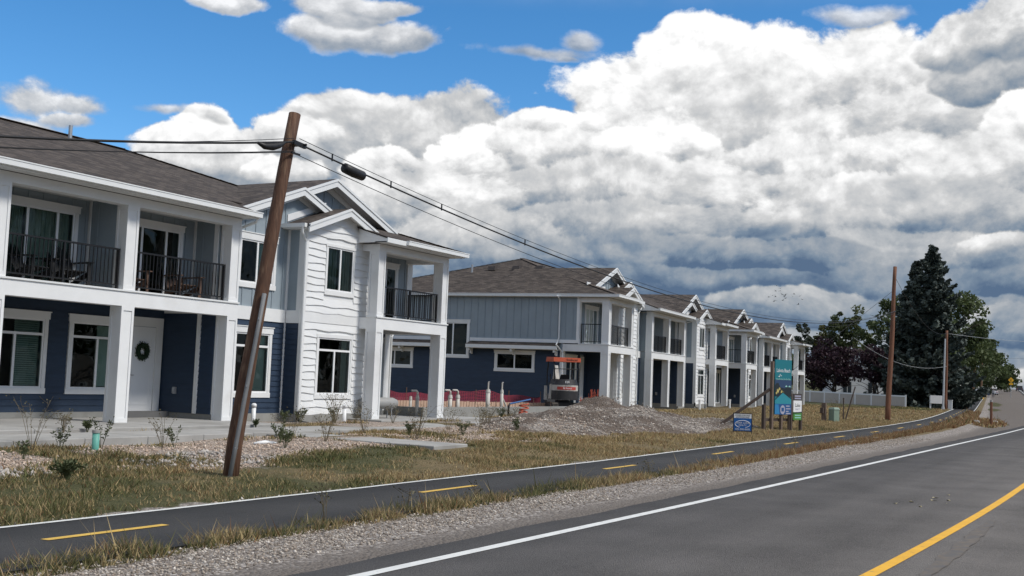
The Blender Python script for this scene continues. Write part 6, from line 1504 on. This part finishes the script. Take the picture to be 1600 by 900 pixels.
def car(label, loc, rz, col):
    t = thing('parked_car', label, 'car', loc, rz, 'cars at the crest of the road'); cm = mat('car_paint', col, .3, spec=.6); b = MB()
    b.prism([(-2.2, .35), (-2.15, .85), (-1.5, .95), (1.0, .98), (2.1, .80), (2.2, .35)], -.88, .88); b.build('body', cm, t)
    b = MB(); b.prism([(-1.6, .95), (-1.2, 1.48), (.35, 1.5), (1.1, .98)], -.78, .78); b.build('cabin', MT['glass_dark'] if 'glass_dark' in MT else MT['black'], t)
    b = MB(); b.prism([(-1.18, 1.482), (-1.1, 1.54), (.3, 1.55), (.36, 1.502)], -.74, .74); b.build('roof', cm, t)
    for x in (-1.35, 1.35):
        for y in (-.8, .8):
            b = MB(); b.tube([(x, y - .1, .33), (x, y + .1, .33)], .33, 12); wl_ = b.build('wheel', MT['rubber'], t); b = MB(); b.tube([(x, y - .11, .33), (x, y + .11, .33)], .18, 8); b.build('rim', MT['metal'], wl_)
    for y in (-.6, .6):
        b = MB(); b.box(-2.21, -2.15, y - .16, y + .16, .62, .76); b.build('tail_light', MT['red_panel'], t); b = MB(); b.box(2.15, 2.2, y - .18, y + .18, .60, .74); b.build('headlight', MT['sign_white'], t)
    return t
def hr(x, y): return (x, y, float(zr(x)) + .01)
car('white car parked left of the yellow crossing sign', TZ(285, 29.6), math.radians(14), (.6, .6, .6)); car('dark vehicle on the road at the crest', hr(352, 29.6), math.radians(6), (.03, .035, .05)); car('black vehicle farther right on the road at the crest', hr(352, 26.4), math.radians(6), (.02, .02, .022))

# ------------------------------------------------------------------ grass, weeds, stones, leaves, birds
def mat_blade():
    m = bpy.data.materials.new('grass_blades'); m.use_nodes = True; nt = m.node_tree; N, L = nt.nodes, nt.links; b = N['Principled BSDF']; b.inputs['Roughness'].default_value = .7; b.inputs['Specular IOR Level'].default_value = .2
    g = N.new('ShaderNodeVertexColor'); g.layer_name = 'tint'; L.new(g.outputs['Color'], b.inputs['Base Color']); t = N.new('ShaderNodeBsdfTranslucent'); L.new(g.outputs['Color'], t.inputs['Color']); ms = N.new('ShaderNodeMixShader'); ms.inputs[0].default_value = .25
    L.new(b.outputs[0], ms.inputs[1]); L.new(t.outputs[0], ms.inputs[2]); L.new(ms.outputs[0], N['Material Output'].inputs['Surface']); return m
MT['blade'] = mat_blade()
def in_pave(X, Y):
    m = (Y > 17.1) & (Y < 18.8) & (X < 35.3) & (X > 4)
    m |= (X > 20.0) & (X < 21.6) & (Y > 12.4) & (Y < 17.3)
    m |= (Y > 18.85) & (X < 22.85); m |= (Y > 19.25) & (X > 27.5) & (X < 34.0); m |= (Y > 20.0) & (X > 22.8) & (X < 27.6)
    return m
def on_heap(X, Y):
    m = np.zeros_like(X, bool)
    for (x0, x1, y0, y1, lumps, seed) in HEAPS:
        q = (X > x0) & (X < x1) & (Y > y0) & (Y < y1); m |= q & (heap_h(X, Y, lumps, seed) > .0)
    return m
def grass(name, x0, x1, v0, v1, n, h0, h1, w, seed, lim=.32, tall=0.0, bare=.9):
    rs = np.random.RandomState(seed); X = x0 + (x1 - x0) * rs.rand(n) ** 1.25; vp = rs.uniform(v0, v1, n); Y = vp + curve_path(X)
    g, d, p, di = zones(X, Y); clump = smooth_noise(X, Y, 5.0, 77); patch = smooth_noise(X, Y, 1.3, 78); keep = (rs.rand(n) < np.clip((g - lim) / .45, 0, 1) * np.clip(.75 + bare * patch, .08, 1)) & (clump > -.42) & ~in_pave(X, Y) & ~on_heap(X, Y)
    X, Y, d, clump, g, patch = X[keep], Y[keep], d[keep], clump[keep], g[keep], patch[keep]; n = len(X); Z = gz(X, Y)
    H = rs.uniform(h0, h1, n) * (.72 + .6 * np.clip(clump, -.4, 1) + .35 * patch); 
    if tall: H = H * np.where(rs.rand(n) < tall, rs.uniform(1.6, 3.0, n), 1)
    a = rs.uniform(0, 6.28, n); ln = rs.uniform(.1, 1.3, n) * H; W = w * rs.uniform(.6, 1.5, n) * (1 + X / 40)
    dx, dy = np.cos(a), np.sin(a); b = rs.uniform(0, 6.28, n)
    B0 = np.stack([X - dy * W, Y + dx * W, Z - .01], 1); B1 = np.stack([X + dy * W, Y - dx * W, Z - .01], 1); T = np.stack([X + np.cos(b) * ln, Y + np.sin(b) * ln, Z + H], 1)
    V = np.stack([B0, B1, T], 1).reshape(-1, 3); F = np.arange(3 * n).reshape(n, 3)
    dryp = rs.rand(n) < np.clip(d * 1.05 + .14 + .55 * (smooth_noise(X, Y, 1.9, 5)), .03, .97)
    gcol = np.array([.122, .124, .048]) * rs.uniform(.55, 1.35, (n, 1)) * np.array([1, 1, 1]) + rs.uniform(0, .012, (n, 3))
    dcol = np.array([.40, .305, .155]) * rs.uniform(.5, 1.3, (n, 1)) + rs.uniform(0, .02, (n, 3)); rust = rs.rand(n) < (.10 + .5 * ((Y - curve_path(X)) < 9) * np.interp(X, [20, 30], [0, 1]))
    dcol = np.where(rust[:, None], np.array([.24, .125, .062]) * rs.uniform(.6, 1.3, (n, 1)), dcol)
    c = np.where(dryp[:, None], dcol, gcol); C = np.repeat(c, 3, 0)
    return tag(np_mesh(name, V, F, MT['blade'], col=C), kind='stuff')
grass('verge_grass', 3.5, 62, 10.12, 14.3, 190000, .04, .11, .0055, 1)
grass('strip_grass', 3.0, 66, 7.6, 8.38, 72000, .07, .17, .0055, 2, .22, .02, .25)
grass('yard_weeds', 5.0, 34, 12.6, 19.2, 190000, .03, .12, .009, 3, .30)
grass('field_grass', 26, 110, 10.2, 22, 70000, .05, .14, .010, 4)
grass('roadside_grass', 60, 112, 4.8, 8.6, 26000, .08, .24, .012, 5, .3, .03)
grass('lawn_grass', 100, 190, 10.2, 16, 22000, .06, .14, .02, 6)

def weed(label, loc, h, seed, kind='dry', group=None, spread=.35, ns=7):
    t = thing('weed_plant', label, 'weed', loc, 0, group); rr = random.Random(seed); st = MB(); lf = MB()
    for i in range(ns):
        a = rr.uniform(0, 6.28); e = Vector((math.cos(a) * spread * rr.uniform(.3, 1), math.sin(a) * spread * rr.uniform(.3, 1), h * rr.uniform(.6, 1))); m_ = e * .55 + Vector((0, 0, h * .12))
        st.tube([(0, 0, -.05), m_, e], [.006, .0045, .0022], 4, False)
        for j in range(9 if kind == 'dry' else 22):
            q = rr.uniform(.25, 1); p = (m_ * (2 * q) if q < .5 else m_.lerp(e, 2 * q - 1)); d = Vector((rr.uniform(-1, 1), rr.uniform(-1, 1), rr.uniform(-.1, .9))).normalized()
            L1 = rr.uniform(.06, .16) if kind == 'dry' else rr.uniform(.035, .075)
            if kind == 'dry' and rr.random() < .55: st.tube([p, p + d * L1], [.004, .002], 3, False)
            s = d.cross(Vector((rr.random(), rr.random(), rr.random()))).normalized() * (.012 if kind == 'dry' else .012); q_ = p + d * (L1 if kind == 'dry' else .01)
            dd = d * (.035 if kind == 'dry' else L1); lf.poly([tuple(q_), tuple(q_ + dd * .5 + s), tuple(q_ + dd), tuple(q_ + dd * .5 - s)])
    st.build('stems', MT['weed_stem'] if kind == 'dry' else MT['weed_green'], t); lf.build('leaves', MT['weed_dry'] if kind == 'dry' else MT['weed_leaf'], t); return t
MT['weed_stem'] = mat('weed_stem', (.16, .13, .08), .8); MT['weed_dry'] = mat('weed_dry_leaf', (.15, .135, .075), .8, .3, 8); MT['weed_green'] = mat('weed_green_stem', (.06, .075, .03), .8); MT['weed_leaf'] = mat('weed_leaf', (.095, .115, .052), .7, .35, 6)
def wz(x, y, s=0): return (x, y, float(gz(x, y)) + s)
def weeds(group, rows, spread, ns):
    for i, (lab, x, y, h, kind, z) in enumerate(rows): weed(lab, (x, y, z if z is not None else float(gz(x, y))), h, 100 + int(x * 37 + y * 11), kind, group, spread * h / .6, ns)
weeds('tall weeds before the white bay', [('tallest scraggly weed at the left corner of the white bay', 25.6, 19.5, .95, 'dry', None), ('scraggly weed under the left side of the bay window', 26.1, 19.9, .75, 'dry', None), ('scraggly weed under the middle of the bay window', 26.7, 19.6, .62, 'dry', None), ('scraggly weed right of the white pipe at the bay', 27.6, 18.95, .55, 'dry', None)], .4, 9)
weeds('low weeds along the foundation', [('low green weed right of the capped pipe at the foundation', 24.3, 20.2, .34, 'green', None), ('low green weed under the navy wall beside the black elbow', 25.1, 20.3, .38, 'green', None), ('low green weed at the foot of the white bay', 26.3, 20.1, .40, 'green', None)], .38, 9)
weeds('dry weeds between the pavement and the walk', [('dry flowering weed hugging the right edge of the walk', 22.3, 14.6, .42, 'dry', None), ('dry flowering weed in the bed close to the pavement slabs', 23.0, 16.6, .62, 'dry', None), ('green sprig between two dry weeds in the bed', 23.6, 15.7, .34, 'green', None), ('tall dry weed in front of the left corner column', 24.9, 16.3, .75, 'dry', None), ('low green weed in front of the corner porch opening', 26.0, 15.6, .36, 'green', None), ('dry weed standing before the middle of the corner porch', 26.7, 16.5, .66, 'dry', None), ('bushy dry weed left of the right corner column', 27.9, 16.2, .72, 'dry', None), ('green weed at the near foot of the gravel heap', 28.6, 15.4, .40, 'green', None), ('dry weed between the corner column and the heap', 29.5, 16.9, .55, 'dry', None)], .42, 9)
weeds('weeds in the stony front yard', [('low leafy weed at the left edge of the yard', 11.3, 15.7, .30, 'green', None), ('leafy weed behind the broad clump at the left', 12.2, 15.3, .32, 'green', None), ('tall dry branching weed left of the teal pipe', 13.3, 16.5, .95, 'dry', None), ('leafy weed just left of the teal pipe', 13.8, 16.4, .42, 'green', None), ('leafy stalk right behind the teal pipe', 14.7, 16.4, .62, 'green', None), ('dry weed leaning right of the teal pipe', 15.9, 16.1, .72, 'dry', None), ('leafy weed at the pavement right of the teal pipe', 16.1, 16.0, .42, 'green', None), ('small weed in the pink stones left of the leaning pole', 17.2, 15.4, .24, 'green', None)], .34, 6)
weeds('weeds right of the leaning pole', [('low green weed touching the foot of the leaning pole', 17.5, 14.5, .34, 'green', None), ('green weed behind the white pipe by the pole', 18.4, 15.4, .40, 'green', None), ('tall dry weed right of the white pipe by the pole', 19.0, 15.6, .74, 'dry', None), ('dry weed between the pole and the walk', 19.4, 15.0, .55, 'dry', None)], .42, 9)
weeds('weeds in the pavement joint', [('grassy tuft in the joint before the middle column', 15.9, 18.84, .40, 'dry', .30), ('small tuft in the joint right of the middle column', 16.5, 18.84, .22, 'green', .30), ('dry tuft in the joint before the near windows', 12.6, 18.84, .30, 'dry', .30), ('small tuft in the joint before the right porch column', 21.6, 18.84, .18, 'green', .30)], .25, 10)
weeds('rusty weeds by the corner porch', [('rusty weed at the front of the corner porch slab', 30.9, 17.7, .60, 'dry', None), ('rusty weed at the right end of the corner porch slab', 33.6, 18.3, .55, 'dry', None), ('low green weed beside the concrete foundation wall', 34.8, 19.4, .42, 'green', None)], .35, 10)
weeds('dry stalks on the strip beside the path', [('tall branched dry stalk on the strip right of the first dash', 10.5, 8.05, .55, 'dry', None), ('dry stalk on the strip below the leaning pole', 12.2, 8.1, .30, 'dry', None), ('dry stalk on the strip before the second dash', 13.9, 8.12, .30, 'dry', None), ('dry stalk on the strip between the second and third dash', 20.5, 8.15, .32, 'dry', None), ('feathery dry stalk on the strip before the blue sign', 31.0, 8.2, .45, 'dry', None)], .2, 3)
weed('brown thistle clump beside the leaning rod', wz(59.2, 13.4), 1.2, 280, 'dry', None, .6, 16)
bu = weed('round dark green tuft in the grass left of the leaning pole', wz(10.8, 12.7), .26, 281, 'green', None, .28, 26)
bu2 = weed('broad dark green weed clump at the left of the yard', wz(10.2, 14.9), .32, 282, 'green', None, .75, 44)

MT['stone'] = mat('gravel_stone', (.3, .29, .28), .9, attr='tint', var=.15, scale=20)
def stones(name, x0, x1, v0, v1, n, s0, s1, seed, pal, fn=None, zoff=0.0):
    rs = np.random.RandomState(seed); X = x0 + (x1 - x0) * rs.rand(n) ** 1.6; vp = rs.uniform(v0, v1, n); Y = vp + curve_path(X)
    if fn is not None: k = fn(X, Y, rs); X, Y = X[k], Y[k]
    k = ~in_pave(X, Y); X, Y = X[k], Y[k]; n = len(X); Z = gz(X, Y) + zoff
    for (hx0, hx1, hy0, hy1, lumps, sd_) in HEAPS:
        q = (X > hx0) & (X < hx1) & (Y > hy0) & (Y < hy1)
        if q.any(): Z = np.where(q, np.maximum(Z, Z + heap_h(X, Y, lumps, sd_)), Z)
    S = s0 + (s1 - s0) * rs.rand(n) ** 3
    base = np.array([(1, 0, 0), (-1, 0, 0), (0, 1, 0), (0, -1, 0), (0, 0, 1), (0, 0, -1)], float)
    V = base[None] * rs.uniform(.55, 1.25, (n, 6, 1)) + rs.normal(0, .22, (n, 6, 3)); V[:, :, 2] *= .65; th = rs.uniform(0, 6.28, n); c, s = np.cos(th), np.sin(th)
    Vx = V[:, :, 0] * c[:, None] - V[:, :, 1] * s[:, None]; Vy = V[:, :, 0] * s[:, None] + V[:, :, 1] * c[:, None]; V = np.stack([Vx, Vy, V[:, :, 2]], 2) * S[:, None, None] + np.stack([X, Y, Z + S * .25], 1)[:, None]
    f = np.array([(0, 2, 4), (2, 1, 4), (1, 3, 4), (3, 0, 4), (2, 0, 5), (1, 2, 5), (3, 1, 5), (0, 3, 5)]); F = (f[None] + (np.arange(n) * 6)[:, None, None]).reshape(-1, 3)
    pal = np.array(pal); cc = pal[rs.randint(0, len(pal), n)] * rs.uniform(.7, 1.25, (n, 1)); return tag(np_mesh(name, V.reshape(-1, 3), F, MT['stone'], col=np.repeat(cc, 6, 0)), kind='stuff')
GREY = [(.36, .308, .258), (.28, .236, .195), (.45, .40, .345), (.20, .170, .143), (.55, .505, .45), (.31, .258, .212)]
PINK = [(.52, .405, .32), (.41, .31, .24), (.60, .50, .41), (.31, .24, .19), (.56, .45, .37)]
stones('shoulder_gravel', 3.5, 46, 6.75, 7.9, 52000, .006, .024, 5, GREY, lambda X, Y, rs: rs.rand(len(X)) < np.interp(Y, [6.75, 7.2], [.25, 1]) * np.clip(.75 + .8 * smooth_noise(X, Y, 1.1, 40), .15, 1))
stones('yard_stones', 5, 34, 12.6, 17.2, 42000, .008, .036, 6, PINK, lambda X, Y, rs: zones(X, Y)[0] < .55)
stones('heap_stones', 26, 46, 11.6, 20.5, 16000, .014, .055, 8, GREY + [(.5, .46, .42), (.42, .38, .34)], lambda X, Y, rs: on_heap(X, Y) & (smooth_noise(X, Y, .8, 4) > -.25))
stones('rubble_stones', 6, 16, 13.2, 15.0, 2600, .03, .085, 9, [(.40, .37, .34), (.33, .30, .275), (.46, .42, .38)], lambda X, Y, rs: smooth_noise(X, Y, .8, 14) > .05)
stones('edge_pebbles', 5, 40, 9.95, 10.35, 700, .012, .04, 12, GREY)
# pale leaves blown on to the road
rs = random.Random(5); MT['leaf_litter'] = mat('dry_leaf', (.42, .36, .22), .8, .2, 9)
for i, (x, y) in enumerate(((19.3, 3.2), (19.9, 2.95), (20.4, 3.0), (20.1, 2.75), (18.8, 3.35), (19.5, 2.7), (21.2, 2.9), (22.4, 1.1), (18.6, 2.95))):
    b = MB(); a = rs.uniform(0, 6.28); L1 = rs.uniform(.04, .075)
    b.poly([(math.cos(a + k) * L1 * r_, math.sin(a + k) * L1 * r_, z_) for k, r_, z_ in ((0, 1, .012), (1.2, .55, .0), (2.6, .7, .016), (3.9, .8, .002), (5.2, .5, .014))]); o = b.build('fallen_leaf', MT['leaf_litter']); o.location = (x, y, .008); tag(o, 'pale dry leaf lying on the road left of the yellow line', 'leaf', 'dry leaves on the road')
# a small flock of birds in the distance
MT['bird'] = mat('bird_dark', (.02, .02, .022), .8); rs = random.Random(9); proto = None
for i in range(20):
    if proto is None:
        b = MB(); b.tube([(-.22, 0, 0), (-.05, 0, .02), (.12, 0, .02), (.22, 0, .0)], [.01, .055, .05, .01], 6); b.poly([(.05, .04, .02), (-.09, .04, .02), (-.10, .48, .16), (.02, .40, .14)]); b.poly([(.05, -.04, .02), (-.10, -.04, .02), (-.10, -.48, .16), (.02, -.40, .14)]); b.poly([(-.2, .0, 0), (-.36, .08, 0), (-.36, -.08, 0)]); o = b.build('bird', MT['bird']); proto = o
    else: o = proto.copy(); COL.objects.link(o)
    o.location = (231.3 + rs.uniform(-9, 9), 63.9 + rs.gauss(0, 1.6), 20.4 + rs.gauss(0, 1.25)); o.rotation_euler = (rs.uniform(-.5, .5), rs.uniform(-.2, .2), rs.uniform(0, 6.28)); tag(o, 'tiny dark bird in the loose flock above the far fields', 'bird', 'flock of distant birds')
